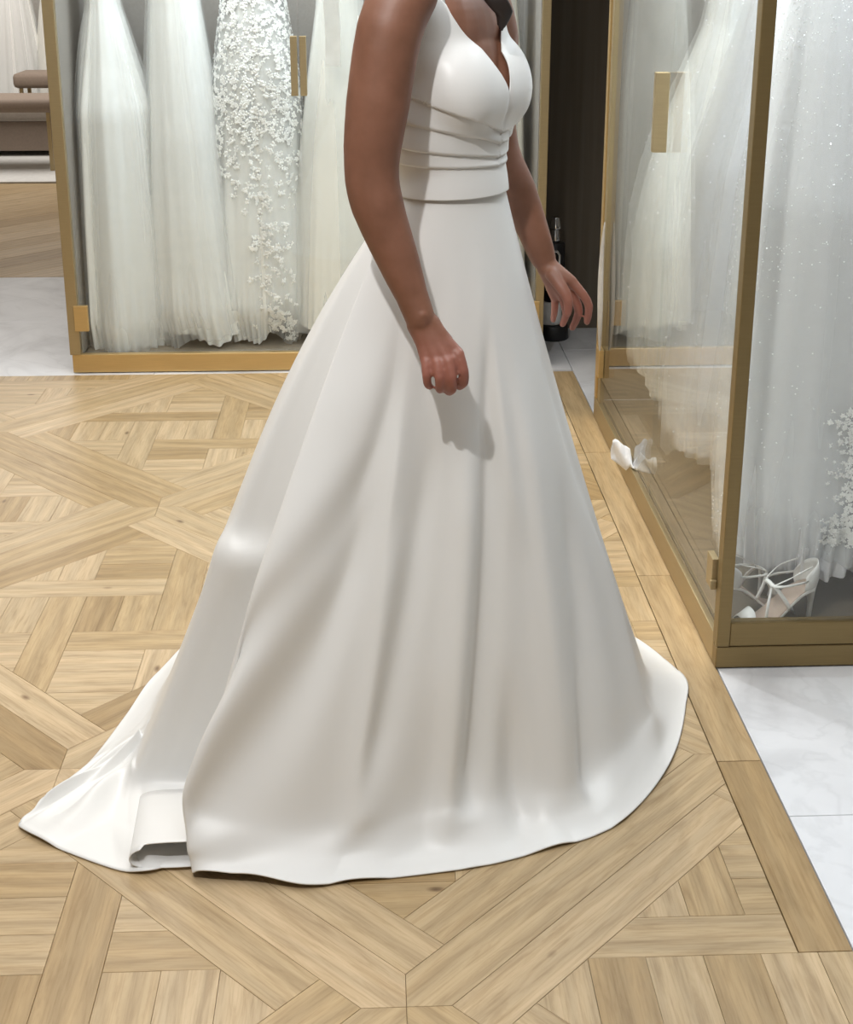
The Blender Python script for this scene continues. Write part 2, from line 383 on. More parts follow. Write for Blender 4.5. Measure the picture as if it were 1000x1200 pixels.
def plank_mesh(geos):
    V, Fc, UV, T = [], [], [], []
    for v, f, u, t in geos:
        o = len(V); V += v; Fc += [tuple(k + o for k in q) for q in f]; UV += u; T += [t] * len(v)
    me = mesh('plank', V, Fc); uvl = me.uv_layers.new(name='UVMap')
    li = np.zeros(len(me.loops), int); me.loops.foreach_get('vertex_index', li)
    uvl.data.foreach_set('uv', np.array(UV)[li].astype(np.float32).ravel())
    at = me.attributes.new('tint', 'FLOAT', 'POINT'); at.data.foreach_set('value', np.array(T, np.float32))
    me.materials.append(WOOD); return me
SKIRT_PX = [(470, 228), (597, 228), (650, 430), (740, 680), (800, 820), (772, 915), (700, 975), (500, 1020), (355, 1035), (225, 1020), (120, 1005), (40, 968), (110, 900), (192, 790), (255, 640), (330, 490), (430, 290)]
def inside(px, py, P):
    r = False
    for i in range(len(P)):
        (ax, ay), (bx, by) = P[i], P[(i + 1) % len(P)]
        if (ay > py) != (by > py) and px < (bx - ax) * (py - ay) / (by - ay) + ax: r = not r
    return r
def parquet(parent):
    seen, rest = [], []
    for poly, ang in boards:
        if poly[0] is None: continue
        # cut the border strip's footprint away
        p = poly
        cxm = sum(q[0] for q in p) / len(p)
        if max(q[0] for q in p) <= .632 or max(q[1] for q in p) <= 1.6935: pieces = [p]
        else: pieces = [q for q in (clip(p, 1, 0, .632), clip(clip(p, -1, 0, -.632), 0, 1, 1.6935)) if len(q) >= 3]
        for q in pieces:
            if area(q) < 1.5e-4: continue
            t = random.choice([.1, .3, .4, .5, .6, .6, .7, .75, .85]) + random.uniform(-.08, .08)
            ge = plank_geo(q, ang, t)
            if not ge: continue
            vis = []
            for k in range(len(q)):
                for l in (0, .5):
                    x = q[k][0] * (1 - l) + q[(k + 1) % len(q)][0] * l; y = q[k][1] * (1 - l) + q[(k + 1) % len(q)][1] * l
                    px, py = proj((x, y, 0))
                    vis.append(-8 < px < 1008 and py < 1206 and not inside(px, py, SKIRT_PX))
            m = len(q); cx = sum(k[0] for k in q) / m; cy = sum(k[1] for k in q) / m
            (seen if any(vis) else rest).append((area(q) / (cy * cy + 1) ** 1.5, ge))
    seen.sort(key=lambda s: -s[0])
    for _, ge in seen[:285]: link('plank', plank_mesh([ge]), None, parent)
    R = [g for _, g in seen[285:]] + [g for _, g in rest]
    link('planks_beyond', plank_mesh(R), None, parent, kind='stuff')
    print('PLANKS', len(seen), len(rest))
parquet(floor)
# border strip along the marble
for y0, y1, t in ((1.6935, 2.205, .12), (2.205, 3.0, .42), (3.0, 3.85, .5), (3.85, 4.68, .45)):
    link('plank', plank_mesh([plank_geo(rect(.633, .717, y0, y1), PI / 2, t, .0011)]), None, floor)
# plank row in the room beyond the opening (45 degree boards)
far = []
for k in range(-14, 14):
    p = [(-3.2 + k * .25, 6.245), (-2.95 + k * .25, 6.245), (-.3 + k * .25, 8.895), (-.55 + k * .25, 8.895)]
    p = clip(clip(p, 1, 0, -.6), -1, 0, 4.1)
    if len(p) >= 3: far.append(plank_geo(p, PI / 4, random.random() * .8, .001))
for ge in far[:]: link('plank', plank_mesh([ge]), None, floor)
# plain boards under the viewer, out of the frame
link('planks_beyond', plank_mesh([plank_geo(rect(-4.2 + i * .3, -3.9 + i * .3, -2.6, .99), PI / 2, random.random()) for i in range(16)]), None, floor, kind='stuff')
link('planks_beyond', plank_mesh([plank_geo(rect(-4.19, -2.31, 1 + i * .37, 1.37 + i * .37), 0, random.random()) for i in range(10)]), None, floor, kind='stuff')

# marble
def tiles(cells):
    for x0, x1, y0, y1 in cells:
        bm = bmesh.new(); add_box(bm, x0 + .0008, x1 - .0008, y0 + .0008, y1 - .0008, -.0118, 0, .0008, 1)
        me = bm_mesh('tile', bm); link('tile', me, MARBLE, floor)
tiles([(.718, 1.5, -2.6 + .772 * i, -1.828 + .772 * i) for i in range(6)] + [(.718, 1.5, 2.032, 2.80)] + [(1.5, 2.6, -2.6 + 1.544 * i, -1.056 + 1.544 * i) for i in range(3)] + [(1.5, 2.6, 2.032, 2.8)])
tiles([(-1.56 - .78 * i, -.78 - .78 * i, 4.70, 5.47) for i in range(0, 4)] + [(-1.95 - .78 * i, -1.17 - .78 * i, 5.47, 6.24) for i in range(-2, 3)])
tiles([(.718, 1.5, 4.18, 4.95), (.718, 1.5, 4.95, 5.26), (.6, .717, 4.70, 5.26), (1.5, 2.6, 4.18, 5.26), (-.78, 0, 4.70, 5.47), (0, .6, 4.7, 5.47)])

# ------------------------------------------------------------------ gowns
def box_clamp(x, lo, hi, s=.05):
    # soft clamp
    y = x.copy()
    m = x < lo + s; y[m] = lo + s * np.exp((x[m] - lo - s) / s)
    m = x > hi - s; y[m] = hi - s * np.exp(-(x[m] - hi + s) / s)
    return y
def uv_from(me, U, V):
    uvl = me.uv_layers.new(name='UVMap'); li = np.zeros(len(me.loops), int); me.loops.foreach_get('vertex_index', li)
    uvl.data.foreach_set('uv', np.stack([U[li], V[li]], -1).astype(np.float32).ravel())
def gown_surface(prof, cx, cy, lim, seed, scale=1., amp=.05, n=260, m=70, z_off=0, ruffle=.012, hem_wave=.02, freq=1.0, lean=(0, 0)):
    """prof: list of (z, rx, ry) from top to hem; lim: x0,x1,y0,y1"""
    rs = np.random.RandomState(seed); P = np.array(prof)
    zs = np.linspace(0, 1, m)
    zc = np.interp(zs, np.linspace(0, 1, len(P)), P[:, 0]); rx = np.interp(zc[::-1], P[::-1, 0], P[::-1, 1])[::-1]; ry = np.interp(zc[::-1], P[::-1, 0], P[::-1, 2])[::-1]
    ph = np.linspace(0, 2 * PI, n, endpoint=False)[:, None]; t = zs[None, :]
    r = np.ones((n, m))
    for k, a in ((3, .6), (5, .9), (9, 1.0), (14, .7), (23, .3)):
        kk = int(k * freq); p0 = rs.rand() * 6.28
        r += amp * a * np.cos(kk * ph + p0 + 1.6 * rs.randn() * t) * (.35 + .65 * t) * (.7 + .5 * np.cos(3 * ph + rs.rand() * 6))
    r *= scale
    z = zc[None, :] + np.zeros((n, 1))
    hw = hem_wave * (np.cos(3 * ph + rs.rand() * 6) + .6 * np.cos(7 * ph + rs.rand() * 6))
    z = z + (hw + z_off) * t ** 3
    ruf = ruffle * np.cos(41 * freq * ph + 4 * np.sin(ph * 3)) * np.clip((t - .75) / .25, 0, 1)
    x = cx + lean[0] * t ** 1.5 + (rx[None, :] * r + ruf) * np.cos(ph); y = cy + lean[1] * t ** 1.5 + (ry[None, :] * r + ruf) * np.sin(ph)
    x = box_clamp(x, lim[0], lim[1]); y = box_clamp(y, lim[2], lim[3], .02)
    V = np.stack([x, y, z + np.zeros_like(x)], -1)
    return V
def gown_mesh(name, V, mat, parent, **kw):
    n, m = V.shape[:2]
    me = mesh(name, V.reshape(-1, 3), grid_faces(n, m))
    U = np.repeat(np.linspace(0, 1, n), m); T = np.tile(np.linspace(0, 1, m), n); uv_from(me, U, T)
    return link(name, me, mat, parent, smooth=True, **kw)
def petals(V, prob, count, size, parent, mat, name='lace_applique', seed=3, out=.006, leafy=True):
    rs = np.random.RandomState(seed); n, m = V.shape[:2]; VV, FF = [], []
    ctr = V.reshape(-1, 3).mean(0); k = 0; tries = 0
    while k < count and tries < count * 60:
        tries += 1
        i, j = rs.randint(n), rs.randint(1, m - 2)
        fa, fb = rs.rand(), rs.rand(); p = (V[i, j] * (1 - fa) + V[(i + 1) % n, j] * fa) * (1 - fb) + (V[i, j + 1] * (1 - fa) + V[(i + 1) % n, j + 1] * fa) * fb
        if rs.rand() > prob(p): continue
        a = V[(i + 2) % n, j] - V[(i - 2) % n, j]; b = V[i, j + 1] - V[i, j - 1]
        nn = np.cross(b, a); L = np.linalg.norm(nn)
        if L < 1e-9: continue
        nn /= L
        if np.dot(nn[:2], (p - ctr)[:2]) < 0: nn = -nn
        a = a / (np.linalg.norm(a) + 1e-9); b = np.cross(nn, a)
        base = rs.rand() * 6.28; np_ = rs.choice([3, 5, 6]) if leafy else 1
        for q in range(np_):
            an = base + q * 2 * PI / np_ + rs.randn() * .2; L = size * (.6 + .8 * rs.rand()); W = L * .34
            d = math.cos(an) * a + math.sin(an) * b; e = -math.sin(an) * a + math.cos(an) * b
            o = p + nn * out; lift = nn * size * rs.uniform(.05, .35); c = len(VV)
            VV += [o, o + d * L * .5 + e * W + lift * .5, o + d * L + lift * .3, o + d * L * .5 - e * W + lift * .5, o + d * L * .5 + lift * .9]
            FF += [(c, c + 1, c + 4), (c + 1, c + 2, c + 4), (c + 2, c + 3, c + 4), (c + 3, c, c + 4)]
        k += 1
    link(name, mesh(name, VV, FF), mat, parent, kind='stuff')
def sequins(V, prob, count, size, parent, seed=5, out=.004):
    rs = np.random.RandomState(seed); n, m = V.shape[:2]; VV, FF = [], []; k = 0; tries = 0
    ctr = V.reshape(-1, 3).mean(0)
    while k < count and tries < count * 50:
        tries += 1
        i, j = rs.randint(n), rs.randint(1, m - 2); fa, fb = rs.rand(), rs.rand()
        p = (V[i, j] * (1 - fa) + V[(i + 1) % n, j] * fa) * (1 - fb) + (V[i, j + 1] * (1 - fa) + V[(i + 1) % n, j + 1] * fa) * fb
        if rs.rand() > prob(p): continue
        d = (p - ctr) * np.array([1, 1, 0]); d /= np.linalg.norm(d) + 1e-9
        p = p + d * out; s = size * rs.uniform(.6, 1.5); c = len(VV)
        A = rs.randn(3); A /= np.linalg.norm(A); B = np.cross(A, rs.randn(3)); B /= np.linalg.norm(B); Cc = np.cross(A, B)
        VV += [p + A * s, p - A * s, p + B * s, p - B * s, p + Cc * s, p - Cc * s]
        for x in (0, 1):
            for y in (2, 3):
                for z in (4, 5): FF.append((c + x, c + y, c + z))
        k += 1
    link('sequins', mesh('sequins', VV, FF), SEQUIN, parent, kind='stuff')
def hanger(parent, x, y, ztop, rail, along='y'):
    bm = bmesh.new()
    d = (0, .17) if along == 'y' else (.17, 0)
    tube(bm, [(x - d[0], y - d[1], ztop + .02), (x, y, ztop + .09), (x + d[0], y + d[1], ztop + .02)], .006, 6)
    tube(bm, [(x, y, ztop + .09), (x, y, rail + .01), (x + d[1] * .12, y + d[0] * .12, rail + .025)], .003, 6)
    link('hanger', bm_mesh('hanger', bm), BRASS, parent, smooth=True)
LC = (-1.02, .575, 4.755, 5.27)      # inside of the left cabinet
def gown(label, prof, cx, cy, lim, seed, lining, layers=2, amp=.05, rail=2.1, along='y', top=1.55, group='gowns hanging in the glass cabinets', **kw):
    g = thing('wedding_gown', label, 'gown', (0, 0, 0), 0, group)
    V0 = gown_surface(prof, cx, cy, lim, seed, .93, amp, **kw)
    gown_mesh('lining', V0, lining, g)
    kk = dict(kw)
    for l in range(layers):
        kk['z_off'] = kw.get('z_off', 0) + (-.012, .03, -.03)[l % 3]; kk['hem_wave'] = .025
        V = gown_surface(prof, cx, cy, (lim[0] - .004 * (l + 1), lim[1] + .004 * (l + 1), lim[2] - .004 * (l + 1), lim[3] + .003), seed + 40 + l, .99 + .05 * l, amp * 1.1, **kk)
        gown_mesh('tulle_layer', V, TULLE if l == 0 else TULLE_S, g)
    # bodice above the frame
    z0, rx, ry = prof[0]
    Vb = gown_surface([(top, rx * .8, ry * .9), ((top + z0) / 2, rx * .95, ry), (z0 - .01, rx * .98, ry * .98)], cx, cy, lim, seed + 9, 1, .01, n=60, m=20, hem_wave=0, ruffle=0)
    gown_mesh('bodice', Vb, lining, g); hanger(g, cx, cy, top - .02, rail, along)
    return g, (V if layers else V0)
g1, _ = gown('full tulle ball gown filling the left end of the left cabinet, by the brass hinge',
     [(1.42, .05, .07), (1.25, .062, .09), (1.05, .115, .13), (.9, .155, .17), (.5, .185, .2), (.15, .20, .22), (.035, .18, .2)], -.925, 5.0, (-1.04, -.66, 4.765, 5.26), 11, LINING, 2, .06, lean=(.02, 0))
g2, _ = gown('smooth pale tulle ball gown, second from the left in the left cabinet',
     [(1.42, .085, .08), (1.25, .093, .10), (1.0, .12, .14), (.8, .14, .17), (.5, .17, .2), (.2, .20, .22), (.10, .20, .2)], -.68, 5.0, (-.86, -.40, 4.765, 5.26), 23, LINING, 2, .045, lean=(.07, 0))
g3, V3 = gown('lace gown with white floral appliques behind the paired brass door handles',
     [(1.42, .09, .09), (1.25, .115, .12), (1.0, .155, .16), (.8, .17, .18), (.5, .18, .21), (.2, .19, .22), (.09, .15, .18)], -.405, 5.02, (-.62, -.14, 4.775, 5.26), 31, LINING, 1, .035, hem_wave=.03)
def pr3(p):
    x, y, z = p
    if y > 5.05: return 0
    if z > .6: return .9 if z > .8 else .6
    if z > .08: return 1.4 * math.exp(-((x + .345 + .12 * (z - .3)) / .045) ** 2)
    return 0
petals(V3, pr3, 1700, .0115, g3, PETAL, out=.003)
# dark train of tulle puddled by the lace gown
g4, _ = gown('plain ivory A-line gown behind the bride, right of the brass door handles',
     [(1.42, .07, .08), (1.25, .085, .10), (.95, .13, .15), (.8, .15, .17), (.5, .18, .2), (.12, .205, .23)], -.10, 4.99, (-.33, .14, 4.765, 5.26), 47, LINING_I, 1, .05, hem_wave=.01, ruffle=.002, freq=.6)
g5, _ = gown('white gown showing between the bride and the brown wall, at the cabinet end',
     [(1.42, .10, .1), (1.25, .11, .12), (.95, .14, .16), (.5, .17, .2), (.12, .18, .23)], .42, 4.99, (.20, .572, 4.765, 5.26), 59, LINING_I, 1, .05, freq=.6)
# lace veil edge hanging on g4
bm = bmesh.new()
vs = [[bm.verts.new((-.150 + .026 * i + .003 * math.sin(j), 4.80 - .004 * math.cos(i * 2 + j), 1.5 - .044 * j)) for j in range(11)] for i in range(3)]
for i in range(2):
    for j in range(10): bm.faces.new((vs[i][j], vs[i + 1][j], vs[i + 1][j + 1], vs[i][j + 1]))
link('lace_tie', bm_mesh('lace_tie', bm), PETAL, g4, smooth=True)

RCB = (.728, 1.30, 2.60, 4.14)
gr1, VR1 = gown('sparkling tulle gown at the far end of the right cabinet, skirt pressed to the door',
     [(1.42, .07, .10), (1.25, .10, .13), (.95, .20, .28), (.7, .26, .37), (.5, .28, .37), (.30, .27, .34)], .99, 3.72, (.735, 1.29, 3.35, 4.13), 71, LINING, 2, .05, along='x')
sequins(VR1, lambda p: 1 if p[0] < 1.0 else 0, 160, .0022, gr1, 5)
gr2, VR2 = gown('white layered gown in the middle of the right cabinet, behind the door handle',
     [(1.42, .10, .10), (1.25, .14, .16), (.95, .22, .22), (.6, .26, .27), (.4, .28, .29), (.26, .27, .28)], .99, 3.22, (.735, 1.29, 2.92, 3.6), 83, LINING_G, 2, .05, along='x')
sequins(VR2, lambda p: 1 if p[0] < 1.0 else 0, 160, .0022, gr2, 6)
gr3, VR3 = gown('glittering pale grey gown behind the end glass of the right cabinet, above the sandal',
     [(1.42, .14, .10), (1.25, .17, .13), (.95, .22, .17), (.6, .235, .18), (.3, .24, .18), (.17, .22, .15)], .985, 2.80, (.75, 1.29, 2.615, 3.02), 97, LINING_G, 2, .035, along='x')
sequins(VR3, lambda p: (1 if p[2] > .75 else .25) if p[1] < 2.85 else 0, 1800, .0014, gr3, 8, .002)
petals(VR3, lambda p: 1.2 * math.exp(-((p[0] - 1.0) / .035) ** 2) if (p[2] < .55 and p[1] < 2.8 and p[2] > .24) else 0, 700, .006, gr3, PETAL, name='lace_trim', seed=9, out=.002)

# ------------------------------------------------------------------ cabinets
def handle_bar(name, x0, x1, y0, y1, z0, z1, parent): return box(name, x0, x1, y0, y1, z0, z1, BRASS, parent, .001)
def left_cabinet():
    c = thing('display_cabinet', 'brass framed glass wardrobe full of gowns along the back', 'cabinet', (-.22, 4.72, 0))
    off = Vector((-.22, 4.72, 0))
    def B(name, x0, x1, y0, y1, z0, z1, mat, parent=c, bevel=.0015):
        par_off = off
        return box(name, x0 - off.x, x1 - off.x, y0 - off.y, y1 - off.y, z0 - off.z, z1 - off.z, mat, parent, bevel)
    B('base_rail', -1.066, .61, 4.72, 4.745, .004, .07, BRASS_B)
    B('plinth', -1.06, .605, 4.74, 5.3, .001, .045, TAUPE_D, bevel=0)
    B('floor_panel', -1.03, .58, 4.746, 5.29, .0455, .058, TAUPE_D)
    B('back_panel', -1.06, .605, 5.29, 5.31, .046, 2.25, TAUPE)
    B('side_panel', -1.06, -1.035, 4.75, 5.289, .059, 2.25, TAUPE)
    B('side_panel', .58, .6, 4.75, 5.289, .059, 2.25, TAUPE)
    B('side_frame', -1.072, -1.034, 4.715, 4.748, .0705, 2.25, BRASS)
    B('side_frame', .582, .61, 4.715, 4.748, .0705, 2.25, BRASS)
    B('top_panel', -1.07, .61, 4.715, 5.31, 2.251, 2.30, BRASS)
    B('hanging_rail', -1.03, .578, 4.99, 5.01, 2.09, 2.11, BRASS)
    d1 = B('glass_door', -1.032, -.2375, 4.727, 4.735, .078, 2.245, GLASS, bevel=0)
    d2 = B('glass_door', -.2335, .58, 4.727, 4.735, .078, 2.245, GLASS, bevel=0)
    B('hinge', -1.047, -.998, 4.710, 4.7265, .158, .25, BRASS_B, d1)
    B('hinge', -1.045, -.998, 4.710, 4.7265, 1.85, 1.94, BRASS_B, d1)
    B('hinge', .545, .595, 4.710, 4.7265, .158, .25, BRASS_B, d2)
    B('door_handle', -.262, -.2395, 4.700, 4.7265, .972, 1.167, BRASS, d1)
    B('door_handle', -.2315, -.209, 4.700, 4.7265, .972, 1.167, BRASS, d2)
    return c
left_cabinet()
def right_cabinet():
    off = Vector((1.0, 3.36, 0))
    c = thing('display_cabinet', 'brass framed glass wardrobe on the marble beside the wooden border', 'cabinet', off)
    def B(name, x0, x1, y0, y1, z0, z1, mat, parent=c, bevel=.0015):
        return box(name, x0 - off.x, x1 - off.x, y0 - off.y, y1 - off.y, z0, z1, mat, parent, bevel)
    xs, xb, yn, yf = .712, 1.33, 2.545, 4.18
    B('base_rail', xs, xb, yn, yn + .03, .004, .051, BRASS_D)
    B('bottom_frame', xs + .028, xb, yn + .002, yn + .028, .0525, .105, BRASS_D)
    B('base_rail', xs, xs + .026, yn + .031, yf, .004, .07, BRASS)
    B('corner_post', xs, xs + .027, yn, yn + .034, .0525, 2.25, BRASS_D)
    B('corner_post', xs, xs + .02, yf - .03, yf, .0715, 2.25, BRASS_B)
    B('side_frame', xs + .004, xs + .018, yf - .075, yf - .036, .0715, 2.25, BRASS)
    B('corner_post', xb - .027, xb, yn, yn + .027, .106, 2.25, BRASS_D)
    B('plinth', xs + .027, xb, yn + .031, yf, .001, .05, TAUPE_D, bevel=0)
    B('floor_panel', xs + .027, xb - .02, yn + .031, yf - .02, .051, .062, TAUPE_D)
    B('back_panel', xb - .02, xb, yn + .03, yf, .063, 2.25, TAUPE)
    B('end_panel', xs + .022, xb - .021, yf - .02, yf, .063, 2.25, TAUPE)
    B('top_panel', xs, xb, yn, yf, 2.251, 2.30, BRASS)
    B('hanging_rail', .98, 1.0, yn + .03, yf - .03, 2.09, 2.11, BRASS)
    B('end_glass', xs + .0275, xb - .0275, yn + .008, yn + .016, .106, 2.245, GLASS, bevel=0)
    d1 = B('glass_door', xs + .005, xs + .013, yn + .036, 3.293, .0785, 2.245, GLASS, bevel=0)
    d2 = B('glass_door', xs + .005, xs + .013, 3.297, yf - .078, .0785, 2.245, GLASS, bevel=0)
    B('gap_strip', xs + .014, xs + .02, yn + .056, yf - .08, .0705, .076, GROOVE, bevel=0)
    B('hinge', xs - .010, xs + .0045, yn + .040, yn + .085, .165, .235, BRASS, d1)
    B('hinge', xs - .014, xs - .0005, yn + .030, yn + .0395, .172, .190, BRASS, d1)
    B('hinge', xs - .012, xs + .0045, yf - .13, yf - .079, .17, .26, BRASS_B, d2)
    B('door_handle', xs - .030, xs + .0045, 3.31, 3.33, .975, 1.165, BRASS, d2)
    return c
right_cabinet()

# tulle strip caught in the far door gap
bm = bmesh.new(); P = []
for i in range(5):
    row = []
    for j in range(24):
        t = j / 23; wdt = .011 * math.sin(PI * min(1, t * 1.02)) ** .7 * (1 + .5 * t) + .002
        row.append(bm.verts.new((.704 - wdt * math.sin(i / 4 * PI) * .9, 4.06 + wdt * 2.0 * (i / 4 - .5) + .01 * math.sin(t * 6), .66 - .42 * t)))
    P.append(row)
for i in range(4):
    for j in range(23): bm.faces.new((P[i][j], P[i + 1][j], P[i + 1][j + 1], P[i][j + 1]))
so = bm_mesh('trapped_tulle', bm)
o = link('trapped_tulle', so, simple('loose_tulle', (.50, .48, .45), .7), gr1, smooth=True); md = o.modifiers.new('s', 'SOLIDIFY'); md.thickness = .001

# ------------------------------------------------------------------ the bride
CX, CYB = .138, 2.30
FA = math.radians(-32)
FD = np.array([math.cos(FA), math.sin(FA)]); SD = np.array([math.cos(FA - PI / 2), math.sin(FA - PI / 2)])
def B2W(f, s, z): return (CX + f * FD[0] + s * SD[0], CYB + f * FD[1] + s * SD[1], z)
def ell(bm, c, r, rotz=FA, tilt=0):
    res = bmesh.ops.create_uvsphere(bm, u_segments=32, v_segments=20, radius=1)
    Mx = Matrix.Translation(Vector(c)) @ Matrix.Rotation(rotz, 4, 'Z') @ Matrix.Rotation(tilt, 4, 'Y') @ Matrix.Diagonal((*r, 1))
    bmesh.ops.transform(bm, matrix=Mx, verts=res['verts'])
def cone(bm, a, b, ra, rb, seg=16, n=6):
    """rounded tapered limb piece"""
    a, b = Vector(a), Vector(b); d = (b - a); L = d.length; t = d.normalized()
    q = t.to_track_quat('Z', 'Y').to_matrix(); rings = []
    prof = []
    for k in range(n): 
        an = -PI / 2 + (PI / 2) * (k + 1) / n
        prof.append((ra * math.sin(an), ra * math.cos(an)))
    prof.append((0, ra)) if n == 0 else None
    for k in range(n):
        an = (PI / 2) * k / n
        prof.append((L + rb * math.sin(an), rb * math.cos(an)))
    for z, r in prof:
        rings.append([bm.verts.new(a + q @ Vector((r * math.cos(2 * PI * k / seg), r * math.sin(2 * PI * k / seg), z))) for k in range(seg)])
    for r0, r1 in zip(rings, rings[1:]):
        for k in range(seg): bm.faces.new((r0[k], r0[(k + 1) % seg], r1[(k + 1) % seg], r1[k]))
    p0 = bm.verts.new(a - t * ra); p1 = bm.verts.new(b + t * rb)
    for k in range(seg):
        bm.faces.new((p0, rings[0][(k + 1) % seg], rings[0][k])); bm.faces.new((p1, rings[-1][k], rings[-1][(k + 1) % seg]))
def chain(bm, pts, rads, sub=1, seg=16):
    pts = catmull(pts, (len(pts) - 1) * sub + 1) if sub > 1 else pts
    rads = np.interp(np.linspace(0, 1, len(pts)), np.linspace(0, 1, len(rads)), rads)
    for i in range(len(pts) - 1): cone(bm, pts[i], pts[i + 1], rads[i], rads[i + 1], seg)
def remesh(bm, voxel, smooth_it, fac=.5):
    me = bm_mesh('tmp', bm); o = bpy.data.objects.new('tmp', me); COL.objects.link(o)
    m = o.modifiers.new('r', 'REMESH'); m.mode = 'VOXEL'; m.voxel_size = voxel; m.adaptivity = 0
    s = o.modifiers.new('s', 'SMOOTH'); s.factor = fac; s.iterations = smooth_it
    dg = bpy.context.evaluated_depsgraph_get(); out = bpy.data.meshes.new_from_object(o.evaluated_get(dg))
    bpy.data.objects.remove(o); bpy.data.meshes.remove(me)
    return out
def torso(bm):
    ell(bm, B2W(-.012, 0, .95), (.088, .118, .12)); ell(bm, B2W(0, 0, 1.06), (.080, .106, .15))
    ell(bm, B2W(-.010, 0, 1.2), (.094, .128, .17)); ell(bm, B2W(-.02, 0, 1.31), (.082, .150, .10))
    for s in (-1, 1): ell(bm, B2W(.046, .060 * s, 1.238), (.052, .066, .075), FA, -.25)
    cone(bm, B2W(-.03, -.135, 1.375), B2W(-.03, .135, 1.375), .048, .048)
    cone(bm, B2W(-.028, -.09, 1.40), B2W(-.02, 0, 1.44), .035, .05); cone(bm, B2W(-.028, .09, 1.40), B2W(-.02, 0, 1.44), .035, .05)
bt = bmesh.new(); torso(bt); bmt = remesh(bt, .006, 14)
TB = BVHTree.FromPolygons([v.co for v in bmt.vertices], [tuple(p.vertices) for p in bmt.polygons])

SH_N = (.045, 2.125, 1.37); EL_N = (.004, 2.085, 1.115); WR_N = (.073, 2.012, .905)
bb = bmesh.new(); torso(bb)
# neck and head
cone(bb, B2W(-.025, 0, 1.38), B2W(.0, 0, 1.52), .052, .05)
ell(bb, B2W(.01, 0, 1.63), (.092, .073, .105)); ell(bb, B2W(.045, 0, 1.575), (.052, .052, .06)); cone(bb, B2W(.098, 0, 1.63), B2W(.112, 0, 1.598), .008, .013, 10)
cone(bb, B2W(.086, -.016, 1.566), B2W(.086, .016, 1.566), .009, .009, 10)
for s in (-1, 1): ell(bb, B2W(.0, .074 * s, 1.61), (.018, .008, .032))
# near arm
near_arm = [(0.0564, 2.1450, 1.3850), (0.0314, 2.1220, 1.3300), (0.0122, 2.1113, 1.2211), (0.0018, 2.1057, 1.1321), (0.0096, 2.0999, 1.0726), (0.0407, 2.0879, 0.9878), (0.0620, 2.0766, 0.9322), (0.0743, 2.0682, 0.8994)]
chain(bb, near_arm, [.050, .050, .0485, .0425, .041, .033, .0255, .0235], 3, 32)
ell(bb, (0.0000, 2.1005, 1.1231), (.034, .036, .042), 0)
# near hand: back of the hand to the camera
WN = np.array((0.0785, 2.0641, 0.8891)); KN = [np.array(p) for p in ((0.1331, 2.0446, 0.8459), (0.1171, 2.0363, 0.8376), (0.1001, 2.0373, 0.8346), (0.0831, 2.0435, 0.8356))]
for k, kn in enumerate(KN): chain(bb, [WN + (kn - WN) * .02 + np.array((.010 - .006 * k, .004, 0)), WN * .45 + kn * .55 + np.array((0, .006, 0)), kn + np.array((0, .004, 0))], [.018, .0142, .0100], 2)
ell(bb, tuple(WN * .4 + np.mean(KN, 0) * .6 + np.array((0, .010, .004))), (.025, .013, .029), 0)
fing = [[(0.1331, 2.0446, 0.8459), (0.1428, 2.0373, 0.8212), (0.1454, 2.0435, 0.8006), (0.1392, 2.0579, 0.7892)],
        [(0.1171, 2.0363, 0.8376), (0.1222, 2.0281, 0.8139), (0.1238, 2.0353, 0.7933), (0.1197, 2.0497, 0.7831)],
        [(0.1001, 2.0373, 0.8346), (0.1027, 2.0281, 0.8129), (0.1032, 2.0353, 0.7954), (0.1032, 2.0487, 0.7872)],
        [(0.0831, 2.0435, 0.8356), (0.0815, 2.0353, 0.8150), (0.0826, 2.0415, 0.7985), (0.0867, 2.0528, 0.7913)]]
DXF = (-.0035, -.0005, .0012, .0028)
for k, fg in enumerate(fing): chain(bb, [(x + DXF[k] * min(1, i * .6), y, z) for i, (x, y, z) in enumerate(fg)], [(.0098, .0086, .0080, .0066), (.0098, .0086, .0082, .0068), (.0094, .0084, .0078, .0066), (.0086, .0075, .0068, .0056)][k], 2)
chain(bb, [(0.0949, 2.0724, 0.8809), (0.1155, 2.0827, 0.8582), (0.1238, 2.0785, 0.8346), (0.1238, 2.0682, 0.8139)], [.013, .0115, .0088, .0070], 2)   # thumb, behind
ell(bb, (0.0774, 2.0507, 0.9067), (.0075, .0068, .0085), 0)       # wrist bone
# far arm
far_arm = [B2W(-.03, -.14, 1.375), B2W(-.02, -.172, 1.30), (.215, 2.475, 1.19), (.232, 2.462, 1.10), (.262, 2.44, 1.035), (.292, 2.42, .96), (.308, 2.41, .918)]
chain(bb, far_arm, [.050, .049, .043, .036, .034, .028, .0230], 3, 32)
